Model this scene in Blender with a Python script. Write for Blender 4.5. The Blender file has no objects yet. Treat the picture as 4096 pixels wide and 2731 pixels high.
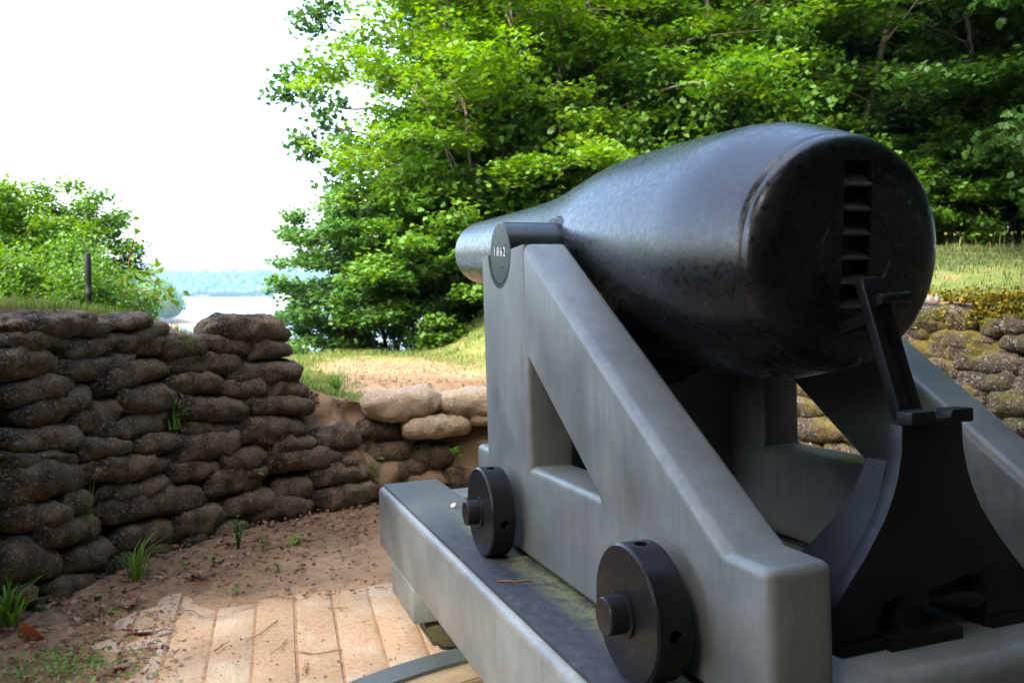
import bpy, bmesh, math, random
import numpy as np
from mathutils import Vector, Matrix, noise

random.seed(7)
rng = np.random.default_rng(7)
R = math.radians
SC = bpy.context.scene
COL = SC.collection

# ------------------------------------------------------------------ camera
EYE = 1.76
PITCH = R(4.023)
F_PX, CX, CY = 3320.0, 2048.0, 1365.5          # focal length and centre in photograph pixels
cam_d = bpy.data.cameras.new('camera')
cam = bpy.data.objects.new('camera', cam_d); COL.objects.link(cam)
cam.location = (0, 0, EYE); cam.rotation_euler = (R(90) - PITCH, 0, 0)
cam_d.sensor_width = 22.2
cam_d.lens = 22.2 * F_PX / 4096
cam_d.clip_start = 0.05; cam_d.clip_end = 12000
cam_d.dof.use_dof = True; cam_d.dof.focus_distance = 2.7; cam_d.dof.aperture_fstop = 4.0
SC.camera = cam

# ------------------------------------------------------------------ world, sun, exposure
SUN_EL, SUN_AZ = R(47), R(207)                  # azimuth clockwise from +Y: behind the camera, to its left
SUN_DIR = Vector((math.sin(SUN_AZ) * math.cos(SUN_EL), math.cos(SUN_AZ) * math.cos(SUN_EL), math.sin(SUN_EL)))
world = bpy.data.worlds.new('World'); SC.world = world
world.use_nodes = True
wn = world.node_tree.nodes; wl = world.node_tree.links
bg = wn['Background']
sky = wn.new('ShaderNodeTexSky'); sky.sky_type = 'NISHITA'; sky.sun_disc = False
sky.sun_elevation = SUN_EL; sky.sun_rotation = SUN_AZ
sky.air_density = 1.0; sky.dust_density = 4.0; sky.ozone_density = 1.0; sky.altitude = 30
bg.inputs['Strength'].default_value = 0.15
wl.new(sky.outputs[0], bg.inputs['Color'])
sun_d = bpy.data.lights.new('sun', 'SUN'); sun_d.energy = 0.75; sun_d.angle = R(2.5); sun_d.color = (1, .95, .86)
sun = bpy.data.objects.new('sun', sun_d); COL.objects.link(sun)
sun.rotation_euler = (-SUN_DIR).to_track_quat('-Z', 'Y').to_euler()
SC.view_settings.view_transform = 'Standard'; SC.view_settings.look = 'None'
SC.view_settings.gamma = 1.0; SC.view_settings.use_curve_mapping = False
SC.view_settings.exposure = 3.4
cy = SC.cycles
cy.use_denoising = True
cy.max_bounces = 9; cy.diffuse_bounces = 5; cy.glossy_bounces = 3; cy.transmission_bounces = 6; cy.volume_bounces = 0; cy.transparent_max_bounces = 8
cy.sample_clamp_indirect = 6.0
cy.caustics_reflective = False; cy.caustics_refractive = False

# ------------------------------------------------------------------ helpers
cP, sP = math.cos(PITCH), math.sin(PITCH)
def wray(u, v):
    a, b = (u - CX) / F_PX, -(v - CY) / F_PX
    return np.array([a, cP + b * sP, -sP + b * cP])
def at(u, v, Y):
    """World point seen at photograph pixel (u, v) at world depth Y."""
    d = wray(u, v); p = d * (Y / d[1]); return np.array([p[0], p[1], p[2] + EYE])
def on_z(u, v, z):
    d = wray(u, v); p = d * ((z - EYE) / d[2]); return np.array([p[0], p[1], z])
def ss(a, b, x):
    t = np.clip((x - a) / (b - a), 0, 1); return t * t * (3 - 2 * t)

def tag(o, label=None, cat=None, group=None, kind=None):
    if label: o['label'] = label
    if cat: o['category'] = cat
    if group: o['group'] = group
    if kind: o['kind'] = kind
    return o
def empty(name, loc=(0, 0, 0), rz=0):
    o = bpy.data.objects.new(name, None); o.empty_display_size = .1; COL.objects.link(o)
    o.location = loc; o.rotation_euler = (0, 0, rz); return o
def link(name, me, m=None, parent=None):
    o = bpy.data.objects.new(name, me); COL.objects.link(o)
    if m is not None and not me.materials: me.materials.append(m)
    if parent: o.parent = parent
    return o
def mesh(name, v, f, smooth=True, sharp=None):
    me = bpy.data.meshes.new(name)
    me.from_pydata(np.asarray(v, float).tolist(), [], f if isinstance(f, list) else np.asarray(f).tolist())
    if smooth: me.polygons.foreach_set('use_smooth', np.ones(len(me.polygons), bool))
    if sharp: me.set_sharp_from_angle(angle=R(sharp))
    me.update(); return me
def bm_mesh(name, bm, sharp=40):
    bmesh.ops.recalc_face_normals(bm, faces=bm.faces)
    me = bpy.data.meshes.new(name); bm.to_mesh(me); bm.free()
    me.polygons.foreach_set('use_smooth', np.ones(len(me.polygons), bool))
    me.set_sharp_from_angle(angle=R(sharp)); return me
class MB:
    """Collects verts and faces of one mesh."""
    def __init__(s): s.v = []; s.f = []; s.n = 0
    def add(s, v, f):
        v = np.asarray(v, float); s.v.append(v)
        s.f += [tuple(int(i) + s.n for i in q) for q in f]; s.n += len(v)
    def tube(s, pts, rad, n=6, cap=True):
        pts = np.asarray(pts, float); m = len(pts); rad = np.broadcast_to(rad, (m,))
        t = np.gradient(pts, axis=0); t /= np.linalg.norm(t, axis=1)[:, None] + 1e-9
        ref = np.array([0, 0, 1.]) if abs(t[0, 2]) < .9 else np.array([1., 0, 0])
        a = np.cross(t, ref); a /= np.linalg.norm(a, axis=1)[:, None] + 1e-9; b = np.cross(t, a)
        th = np.linspace(0, 2 * np.pi, n, endpoint=False)
        v = pts[:, None] + rad[:, None, None] * (np.cos(th)[None, :, None] * a[:, None] + np.sin(th)[None, :, None] * b[:, None])
        f = [(i * n + k, i * n + (k + 1) % n, (i + 1) * n + (k + 1) % n, (i + 1) * n + k) for i in range(m - 1) for k in range(n)]
        if cap: f += [tuple(range(n))[::-1], tuple((m - 1) * n + k for k in range(n))]
        s.add(v.reshape(-1, 3), f)
    def box(s, lo, hi):
        (a, b, c), (d, e, g) = lo, hi
        s.add([(a, b, c), (d, b, c), (d, e, c), (a, e, c), (a, b, g), (d, b, g), (d, e, g), (a, e, g)],
              [(3, 2, 1, 0), (4, 5, 6, 7), (0, 1, 5, 4), (1, 2, 6, 5), (2, 3, 7, 6), (3, 0, 4, 7)])
    def me(s, name, smooth=True, sharp=40): return mesh(name, np.concatenate(s.v), s.f, smooth, sharp)

def prism(name, prof, lo, hi, axis='x', bev=0.0, seg=4, keep=None, sharp=40, clamp=True):
    """Profile extruded along an axis. prof is (y,z) for axis x, (x,z) for y. keep(mid) picks which edges are rounded."""
    bm = bmesh.new()
    mk = {'x': lambda p, t: (t, p[0], p[1]), 'y': lambda p, t: (p[0], t, p[1]), 'z': lambda p, t: (p[0], p[1], t)}[axis]
    A = [bm.verts.new(mk(p, lo)) for p in prof]; B = [bm.verts.new(mk(p, hi)) for p in prof]
    bm.faces.new(A); bm.faces.new(B[::-1]); n = len(prof)
    for i in range(n): bm.faces.new((A[i], B[i], B[(i + 1) % n], A[(i + 1) % n]))
    bmesh.ops.recalc_face_normals(bm, faces=bm.faces)
    if bev:
        es = [e for e in bm.edges if (keep is None or keep((e.verts[0].co + e.verts[1].co) / 2, e)) and e.calc_face_angle(0) > .3]
        bmesh.ops.bevel(bm, geom=es, offset=bev, segments=seg, profile=.5, affect='EDGES', clamp_overlap=clamp)
    return bm_mesh(name, bm, sharp)
def lathe(name, prof, n=64, axis='y', sharp=45):
    """prof is (radius, position along axis)."""
    th = np.linspace(0, 2 * np.pi, n, endpoint=False); v = []; f = []
    for r, s in prof:
        c, d = r * np.cos(th), r * np.sin(th); e = np.full(n, s)
        v.append(np.stack({'y': (c, e, d), 'x': (e, c, d), 'z': (c, d, e)}[axis], 1))
    m = len(prof)
    f = [(i * n + k, i * n + (k + 1) % n, (i + 1) * n + (k + 1) % n, (i + 1) * n + k) for i in range(m - 1) for k in range(n)]
    bm = bmesh.new(); vs = [bm.verts.new(p) for p in np.concatenate(v)]
    for q in f: bm.faces.new([vs[i] for i in q])
    if prof[0][0] > 1e-6: bm.faces.new(vs[:n])
    if prof[-1][0] > 1e-6: bm.faces.new(vs[-n:])
    bmesh.ops.remove_doubles(bm, verts=bm.verts, dist=1e-5)
    return bm_mesh(name, bm, sharp)
def cut(me, cutters, sharp=40):
    """Boolean difference of a mesh and a list of cutter meshes; returns the new mesh."""
    o = link('work', me); tmp = []
    for c in cutters:
        k = link('cutter', c); tmp.append(k)
        md = o.modifiers.new('b', 'BOOLEAN'); md.operation = 'DIFFERENCE'; md.solver = 'EXACT'; md.object = k
    bpy.context.view_layer.update()
    r = bpy.data.meshes.new_from_object(o.evaluated_get(bpy.context.evaluated_depsgraph_get()))
    for k in tmp + [o]: bpy.data.objects.remove(k)
    r.polygons.foreach_set('use_smooth', np.ones(len(r.polygons), bool)); r.set_sharp_from_angle(angle=R(sharp))
    r.materials.clear()
    return r

# ------------------------------------------------------------------ materials
class Mat:
    def __init__(s, name):
        s.m = bpy.data.materials.new(name); s.m.use_nodes = True
        s.t = s.m.node_tree; s.n = s.t.nodes; s.b = s.n['Principled BSDF']; s.out = s.n['Material Output']
        s.tc = s.n.new('ShaderNodeTexCoord'); s.src = s.tc.outputs['Object']
    def L(s, a, b): s.t.links.new(a, b)
    def set(s, **k):
        for a, b in k.items(): s.b.inputs[a.replace('_', ' ')].default_value = b
        return s
    def map(s, scale=(1, 1, 1), rot=(0, 0, 0)):
        n = s.n.new('ShaderNodeMapping'); n.inputs['Scale'].default_value = scale; n.inputs['Rotation'].default_value = rot
        s.L(s.src, n.inputs[0]); return n.outputs[0]
    def noise(s, scale, detail=4, rough=.55, vec=None, dist=0):
        n = s.n.new('ShaderNodeTexNoise'); n.inputs['Scale'].default_value = scale; n.inputs['Detail'].default_value = detail
        n.inputs['Roughness'].default_value = rough; n.inputs['Distortion'].default_value = dist
        s.L(vec or s.src, n.inputs['Vector']); return n.outputs['Fac']
    def voro(s, scale, feat='F1', vec=None):
        n = s.n.new('ShaderNodeTexVoronoi'); n.feature = feat; n.inputs['Scale'].default_value = scale
        s.L(vec or s.src, n.inputs['Vector']); return n.outputs['Distance']
    def ramp(s, fac, *stops):
        n = s.n.new('ShaderNodeValToRGB'); e = n.color_ramp.elements
        while len(e) < len(stops): e.new(.5)
        for k, (p, c) in enumerate(stops):
            e[k].position = p; e[k].color = (*c, 1) if len(c) == 3 else c
        s.L(fac, n.inputs[0]); return n.outputs[0]
    def rng(s, fac, a, b, c=0., d=1.):
        n = s.n.new('ShaderNodeMapRange'); n.inputs[1].default_value = a; n.inputs[2].default_value = b
        n.inputs[3].default_value = c; n.inputs[4].default_value = d; s.L(fac, n.inputs[0]); return n.outputs[0]
    def mix(s, fac, a, b, mode='MIX'):
        n = s.n.new('ShaderNodeMix'); n.data_type = 'RGBA'; n.blend_type = mode
        for sock, v in ((n.inputs[0], fac), (n.inputs[6], a), (n.inputs[7], b)):
            if isinstance(v, (int, float)): sock.default_value = v
            elif isinstance(v, tuple): sock.default_value = (*v, 1)
            else: s.L(v, sock)
        return n.outputs[2]
    def math(s, op, a, b=0.):
        n = s.n.new('ShaderNodeMath'); n.operation = op
        for sock, v in ((n.inputs[0], a), (n.inputs[1], b)):
            if isinstance(v, (int, float)): sock.default_value = v
            else: s.L(v, sock)
        return n.outputs[0]
    def sep(s, vec):
        n = s.n.new('ShaderNodeSeparateXYZ'); s.L(vec, n.inputs[0]); return n.outputs
    def attr(s, name):
        n = s.n.new('ShaderNodeAttribute'); n.attribute_name = name; return n.outputs['Fac']
    def orand(s):
        return s.n.new('ShaderNodeObjectInfo').outputs['Random']
    def color(s, c): s.L(c, s.b.inputs['Base Color']); return s
    def bump(s, h, strength=.3, dist=.01, prev=None):
        n = s.n.new('ShaderNodeBump'); n.inputs['Strength'].default_value = strength; n.inputs['Distance'].default_value = dist
        s.L(h, n.inputs['Height'])
        if prev is not None: s.L(prev, n.inputs['Normal'])
        s.L(n.outputs[0], s.b.inputs['Normal']); return n.outputs[0]

def mat_black_iron(name='black_iron', lumps=1.0, base=(.010, .011, .014), rough=.26, spec=.5):
    m = Mat(name)
    n1 = m.noise(46, 5, .6); n2 = m.noise(5, 3)
    m.color(m.mix(m.rng(n2, .35, .75), base, tuple(c * 1.9 + .002 for c in base)))
    m.L(m.rng(n1, .3, .75, rough - .06, rough + .16), m.b.inputs['Roughness'])
    b = m.bump(n1, .15 * lumps, .008)
    m.bump(n2, .10 * lumps, .02, b)
    m.set(Specular_IOR_Level=spec)
    return m.m
def mat_grey_paint():
    m = Mat('grey_paint')
    st = m.noise(7, 6, .65, m.map((5, 5, .5))); bl = m.noise(3.4, 7, .68); fine = m.noise(150, 3, .6); chip = m.noise(17, 6, .72); scr = m.noise(30, 5, .7, m.map((1, 6, 1), (.6, 0, .3)))
    c = m.mix(m.rng(bl, .36, .64), (.090, .098, .092), (.160, .169, .159))
    c = m.mix(m.rng(st, .52, .70, 0, .5), c, (.098, .088, .076))
    c = m.mix(m.rng(st, .46, .32, 0, .4), c, (.175, .188, .186))
    c = m.mix(m.rng(scr, .63, .72, 0, .6), c, (.22, .23, .225))
    alg = m.rng(m.noise(3.6, 7, .68, m.map((4, 4, 1.0))), .56, .70, 0, .5)
    c = m.mix(alg, c, (.085, .098, .048))
    c = m.mix(m.rng(chip, .735, .75), c, (.36, .15, .085))
    m.color(c)
    m.L(m.rng(bl, .3, .8, .34, .52), m.b.inputs['Roughness'])
    b = m.bump(fine, .16, .004); b = m.bump(bl, .10, .01, b); m.bump(scr, .05, .004, b)
    m.set(Specular_IOR_Level=.5)
    return m.m
def mat_plate():
    m = Mat('worn_plate_paint')
    n = m.noise(22, 8, .75, m.map((1.5, 1, 1))); n2 = m.noise(2.2, 5, .6); ch = m.noise(60, 5, .75)
    x, y, z = m.sep(m.src)[:3]
    c = m.mix(m.rng(n, .35, .65), (.012, .013, .019), (.034, .036, .046))
    c = m.mix(m.math('MULTIPLY', m.rng(y, .2, .9), m.rng(n2, .3, .5, .5, 1)), c, (.062, .074, .074))
    c = m.mix(m.rng(n, .60, .76, 0, .8), c, (.20, .15, .135))
    edge = m.math('MULTIPLY', m.rng(m.math('ABSOLUTE', x), .69, .61, 0, 1), m.math('MULTIPLY', m.rng(y, .75, .25, .15, 1), m.rng(m.noise(16, 7, .75), .40, .54)))
    c = m.mix(edge, c, (.125, .135, .062))
    c = m.mix(m.rng(ch, .70, .76), c, (.34, .24, .20))
    m.color(c); m.L(m.rng(n, .3, .8, .42, .75), m.b.inputs['Roughness']); m.bump(n, .30, .004); m.set(Specular_IOR_Level=.4)
    return m.m
def mat_sandbag(name, moss=0.0, pale=0.0):
    m = Mat(name)
    r = m.orand(); n = m.noise(7, 6, .65); big = m.noise(2.6, 4, .6); sp = m.noise(62, 3, .8); grain = m.noise(38, 5, .75)
    nz0 = m.sep(m.src)[2]
    stain = m.math('ADD', m.math('MULTIPLY', big, .6), m.math('MULTIPLY', n, .4))
    dark = m.mix(m.rng(stain, .43, .57), (.012, .0095, .0072), (.088, .061, .037))
    dark = m.mix(m.rng(n, .52, .70, 0, .8), dark, (.145, .104, .066))
    dark = m.mix(m.rng(r, 0, 1, 0, .35), dark, (.045, .033, .023))
    if pale: dark = m.mix(m.rng(n, .25, .6, pale, pale * .75), dark, (.43, .325, .205))
    c = m.mix(m.rng(sp, .53, .72, 0, .85), dark, (.29, .205, .125) if not pale else (.6, .54, .44))
    c = m.mix(m.rng(sp, .42, .22, 0, .6), c, (.018, .015, .013))
    geo = m.n.new('ShaderNodeNewGeometry'); nz = m.sep(geo.outputs['Normal'])[2]; gz = m.sep(geo.outputs['Position'])[2]
    mn = m.noise(5.5, 7, .7, geo.outputs['Position'])
    low = m.rng(gz, .30, .04, .0, .5)
    up = m.rng(nz, -.5, .5, .35, 1)
    fac = m.math('MULTIPLY', m.math('MULTIPLY', m.rng(mn, .47, .58), up), m.math('MAXIMUM', low, moss))
    mc = m.mix(m.rng(m.noise(2.1, 5, .6, geo.outputs['Position']), .42, .58), (.070, .085, .016), (.20, .155, .022)) if moss > .5 else (.075, .072, .03)
    c = m.mix(fac, c, mc)
    m.color(c); m.set(Roughness=.93, Specular_IOR_Level=.2)
    b = m.bump(n, .8, .03); b = m.bump(grain, .85, .018, b); m.bump(sp, .8, .006, b)
    return m.m
def mat_earth(name='earth', grassy=True):
    m = Mat(name)
    geo = m.n.new('ShaderNodeNewGeometry'); m.src = geo.outputs['Position']
    n = m.noise(1.1, 6, .62); f = m.noise(14, 6, .68); s = m.noise(60, 4, .7)
    c = m.mix(m.rng(n, .35, .65), (.215, .128, .070), (.325, .212, .125))
    c = m.mix(m.rng(f, .5, .75, 0, .8), c, (.25, .155, .086))
    c = m.mix(m.rng(f, .46, .28, 0, .8), c, (.10, .062, .036))
    c = m.mix(m.rng(m.noise(3.7, 6, .7), .50, .66, 0, .55), c, (.125, .085, .05))
    c = m.mix(m.rng(s, .62, .72, 0, .5), c, (.07, .04, .025))
    if grassy:
        g = m.attr('grass')
        gn = m.math('MULTIPLY', g, m.rng(m.noise(2.6, 6, .65), .26, .48))
        gc = m.mix(m.rng(m.noise(5, 5, .6), .35, .65), (.055, .10, .02), (.14, .145, .04))
        c = m.mix(gn, c, gc)
        lit = m.attr('shade')  # painted shade: darkens the earth near the wall and on its upright face
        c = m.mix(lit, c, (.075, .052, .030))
    m.color(c); m.set(Roughness=.95, Specular_IOR_Level=.15)
    b = m.bump(f, .6, .03); m.bump(s, .5, .008, b)
    return m.m
def mat_plank():
    m = Mat('dusty_plank')
    r = m.orand(); g = m.noise(16, 6, .65, m.map((9, .5, 4))); d = m.noise(3.2, 6, .65); f = m.noise(40, 5, .7); wear = m.noise(7, 7, .75)
    wood = m.mix(m.rng(g, .3, .7), (.27, .205, .135), (.42, .335, .24))
    dirt = m.mix(m.rng(f, .35, .68), (.25, .155, .088), (.36, .25, .152))
    c = m.mix(m.rng(m.math('ADD', d, m.rng(r, 0, 1, -.10, .08)), .42, .60), dirt, wood)
    c = m.mix(m.rng(f, .66, .74, 0, .7), c, (.12, .07, .04))
    c = m.mix(m.rng(wear, .66, .70, 0, .55), c, (.50, .45, .37))
    m.color(c); m.set(Roughness=.9, Specular_IOR_Level=.2)
    b = m.bump(g, .25, .004); m.bump(f, .4, .006, b)
    return m.m
def mat_leaf(name, c0, c1, c2, trans=.45, rough=.45):
    """Leaf colours by a per-leaf tint; light passes through the blade."""
    m = Mat(name)
    t = m.attr('tint'); r = m.orand()
    c = m.ramp(m.math('ADD', m.math('MULTIPLY', t, .8), m.math('MULTIPLY', r, .2)), (.0, c0), (.5, c1), (1., c2))
    m.color(c); m.set(Roughness=rough, Specular_IOR_Level=.35)
    tr = m.n.new('ShaderNodeBsdfTranslucent'); mx = m.n.new('ShaderNodeMixShader')
    hs = m.n.new('ShaderNodeHueSaturation'); hs.inputs['Saturation'].default_value = 1.15; hs.inputs['Value'].default_value = 1.25; hs.inputs['Hue'].default_value = .485
    m.L(c, hs.inputs['Color']); m.L(hs.outputs[0], tr.inputs['Color'])
    mx.inputs[0].default_value = trans
    m.L(m.b.outputs[0], mx.inputs[1]); m.L(tr.outputs[0], mx.inputs[2]); m.L(mx.outputs[0], m.out.inputs['Surface'])
    return m.m
def mat_bark(name='bark', c0=(.022, .017, .013), c1=(.060, .048, .037)):
    m = Mat(name); n = m.noise(9, 6, .7, m.map((3, 3, .6)))
    m.color(m.mix(m.rng(n, .3, .7), c0, c1)); m.set(Roughness=.9); m.bump(n, .6, .02); return m.m
def mat_plain(name, c, rough=.7, spec=.3, var=.35, scale=12):
    m = Mat(name); n = m.noise(scale, 5, .6)
    m.color(m.mix(m.rng(n, .3, .7), tuple(x * (1 - var) for x in c), tuple(min(1, x * (1 + var)) for x in c)))
    m.set(Roughness=rough, Specular_IOR_Level=spec); return m.m

M = dict(
    barrel=mat_black_iron('black_gun_paint', .40, (.0040, .0041, .0045), .27, .55),
    iron=mat_black_iron('black_fitting_paint', .7, (.0045, .0046, .0055), .40, .2),
    trunnion=mat_black_iron('trunnion_paint', .25, (.008, .010, .009), .30, .38),
    ratchet=mat_black_iron('lit_ratchet_paint', .5, (.032, .033, .037), .42, .5),  # ratchet colour lightened to stand in for sky light on its slopes
    wheel=mat_black_iron('black_wheel_paint', .35, (.006, .0058, .0062), .32, .20),
    grey=mat_grey_paint(), plate=mat_plate(),
    bag=mat_sandbag('dark_sandbag'), bag_pale=mat_sandbag('pale_sandbag', 0, .86), bag_moss=mat_sandbag('mossy_sandbag', .92, .05),
    earth=mat_earth(), plank=mat_plank(),
    leaf_bright=mat_leaf('bright_leaf', (.058, .145, .014), (.095, .205, .021), (.16, .265, .034), .50),
    leaf_mid=mat_leaf('green_leaf', (.042, .115, .015), (.075, .175, .022), (.125, .23, .036), .45),
    leaf_dark=mat_leaf('dark_leaf', (.026, .075, .016), (.046, .115, .022), (.078, .155, .032), .42, .4),
    leaf_blue=mat_leaf('glossy_leaf', (.040, .12, .024), (.075, .175, .036), (.13, .24, .058), .40, .30),
    grass_dull=mat_leaf('dull_grass_blade', (.035, .078, .018), (.065, .11, .026), (.15, .14, .055), .35, .6),
    grass=mat_leaf('grass_blade', (.06, .12, .02), (.11, .18, .03), (.24, .22, .08), .4, .6),
    weed=mat_leaf('weed_leaf', (.05, .13, .02), (.09, .19, .03), (.15, .25, .04), .45),
    moss=mat_leaf('golden_moss', (.10, .14, .02), (.28, .215, .018), (.40, .31, .03), .25, .9),
    dead=mat_leaf('dead_leaf', (.075, .038, .02), (.16, .085, .05), (.30, .20, .13), .2, .7),
    rust_leaf=mat_leaf('rust_leaf', (.20, .07, .028), (.27, .10, .042), (.34, .14, .065), .3, .6),
    twig=mat_plain('twig', (.17, .085, .04)), bark=mat_bark(), bark_pale=mat_bark('pale_bark', (.085, .066, .05), (.19, .155, .12)),
    clod=mat_plain('clod', (.17, .10, .056), .95, .1, .5, 30),
    white=mat_plain('white_paint', (.75, .74, .70), .6, .3, .08), post=mat_plain('black_post_paint', (.012, .012, .013), .5),
    roof=mat_plain('roof_grey', (.30, .29, .28)), pane=mat_plain('window_dark', (.06, .07, .08), .2), log=mat_bark('weathered_log', (.16, .12, .09), (.42, .36, .30)),
    shell=mat_plain('shell', (.72, .66, .55), .35, .5, .1), rust=mat_plain('rusty_iron', (.16, .07, .035), .8),
    brass=mat_plain('olive_wheel_paint', (.075, .072, .035), .5), sandstone=mat_plain('track_timber', (.20, .15, .09), .9, .2, .3, 9),
)

# ------------------------------------------------------------------ pit wall line and terrain
CURVE0 = np.array([(-2.95, .2), (-2.92, 1.2), (-2.85, 2.1), (-2.74, 3.0), (-2.62, 3.65), (-2.54, 4.05), (-2.39, 4.6), (-2.09, 5.32), (-1.68, 5.82),
                   (-1.05, 6.27), (-.4, 6.55), (.4, 6.75), (1.3, 6.7), (2.3, 6.3), (3.2, 5.6), (3.9, 4.7), (4.35, 3.6), (4.5, 2.5), (4.45, 1.3), (4.4, .2)])
TOP0 = np.array([1.2, 1.45, 1.56, 1.62, 1.63, 1.63, 1.61, 1.50, 1.14, .80, .74, .80, 1.2, 1.54, 1.64, 1.64, 1.62, 1.5, 1.3, 1.0])
def catmull(P, k=8):
    P = np.asarray(P, float); Q = np.vstack([2 * P[0] - P[1], P, 2 * P[-1] - P[-2]]); out = []
    for i in range(1, len(Q) - 2):
        for t in np.linspace(0, 1, k, endpoint=False):
            a, b, c, d = Q[i - 1:i + 3]
            out.append(.5 * (2 * b + (c - a) * t + (2 * a - 5 * b + 4 * c - d) * t * t + (3 * b - a - 3 * c + d) * t ** 3))
    out.append(P[-1]); return np.array(out)
C3 = catmull(np.column_stack([CURVE0, TOP0]), 10)
CV, CTOP = C3[:, :2], C3[:, 2]
PC = np.array([.6, 2.6])                        # middle of the pit
_t = np.gradient(CV, axis=0); _t /= np.linalg.norm(_t, axis=1)[:, None]
CN = np.stack([-_t[:, 1], _t[:, 0]], 1)          # outward normals
CS = np.concatenate([[0], np.cumsum(np.linalg.norm(np.diff(CV, axis=0), axis=1))])
def cv_at(s): return np.array([np.interp(s, CS, CV[:, 0]), np.interp(s, CS, CV[:, 1])])
def cn_at(s):
    n = np.array([np.interp(s, CS, CN[:, 0]), np.interp(s, CS, CN[:, 1])]); return n / np.linalg.norm(n)
def s_near(x, y): return CS[np.argmin((CV[:, 0] - x) ** 2 + (CV[:, 1] - y) ** 2)]

GX, GY = np.array([.944, .329]), np.array([-.328, .943])   # gun's lateral and forward directions on the ground
def field(x, y):
    """Height of the ground outside the pit."""
    s = (x - .53) * GX[0] + (y - 3.43) * GX[1]
    z = .76 + .92 * ss(.9, 3.0, s) + .09 * np.clip(y - 5.5, 0, 10) * ss(2.2, 5.5, s)
    z = z + .55 * ss(-.75, -1.5, s) * ss(10, 7, y)
    edge = 11.9 + 14 * ss(-.2, 6, x) - 3.6 * ss(-2.2, -4.2, x) * 1.0
    d = np.clip(y - edge, 0, None)
    drop = np.where(d < 3, .11 * d * d, .99 + .66 * (d - 3))
    left = np.clip(-x - 9, 0, None) * .6
    return np.maximum(z - drop - left, -28.5)

# pit floor and outer ground, one radial sheet each
def build_floor():
    n = 200
    xs = np.linspace(-4.6, 5.2, n); ys = np.linspace(-5.5, 7.2, 260)
    X, Y = np.meshgrid(xs, ys); Z = np.zeros_like(X)
    for i in range(X.shape[0]):
        for j in range(X.shape[1]):
            p = Vector((X[i, j] * 1.3, Y[i, j] * 1.3, 0)); Z[i, j] = .028 * noise.noise(p) + .012 * noise.noise(p * 5) + .010
    # planks lie in a hollow; earth has washed over their far and left ends
    a, b = plank_uv(X, Y)
    nz = np.array([[noise.noise(Vector((x * 2.1, y * 2.1, 3))) for x, y in zip(rx, ry)] for rx, ry in zip(X, Y)])
    inside = ss(.04, .12, a - PL_A0 - .22 - .30 * (nz + .25) - .26 * ss(4.0, 3.2, Y) * 0) * ss(.04, .12, PL_A1 - a) * ss(.03, .10, PL_B1 - b - .10 - .10 * nz - .30 * ss(PL_A0 + 1.0, PL_A0, a)) * ss(.02, .1, b - PL_B0)
    Z = Z * (1 - inside) - .006 * inside
    # banked up a little against the wall foot
    for i in range(X.shape[0]):
        d = np.min((X[i][:, None] - CV[None, :, 0]) ** 2 + (Y[i][:, None] - CV[None, :, 1]) ** 2, axis=1) ** .5
        Z[i] += .07 * ss(.55, 0, d)
    f = [(i * n + j, i * n + j + 1, (i + 1) * n + j + 1, (i + 1) * n + j) for i in range(len(ys) - 1) for j in range(n - 1)]
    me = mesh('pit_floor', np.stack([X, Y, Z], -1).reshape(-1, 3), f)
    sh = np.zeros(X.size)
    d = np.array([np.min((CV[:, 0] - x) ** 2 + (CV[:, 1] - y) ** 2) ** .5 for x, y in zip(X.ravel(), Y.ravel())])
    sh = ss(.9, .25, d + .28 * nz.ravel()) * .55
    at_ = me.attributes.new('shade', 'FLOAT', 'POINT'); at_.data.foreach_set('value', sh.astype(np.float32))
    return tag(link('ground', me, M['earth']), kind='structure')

# plank frame: a across the planks, b along them
PL_DIR = np.array([-.269, .963]); PL_ACR = np.array([.963, .269]); PL_O = np.array([-.95, 3.57]); PL_W = .2025
PL_A0, PL_A1, PL_B0, PL_B1 = -5.2 * PL_W, 9.0 * PL_W, -5.2, 1.22
def plank_uv(x, y):
    return (x - PL_O[0]) * PL_ACR[0] + (y - PL_O[1]) * PL_ACR[1], (x - PL_O[0]) * PL_DIR[0] + (y - PL_O[1]) * PL_DIR[1]
build_floor()
tag(link('ground', mesh('ground', [(-8, -190, -.06), (160, -190, -.06), (160, 6.5, -.06), (-8, 6.5, -.06)], [(0, 1, 2, 3)], False), M['earth']), kind='structure')

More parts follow.
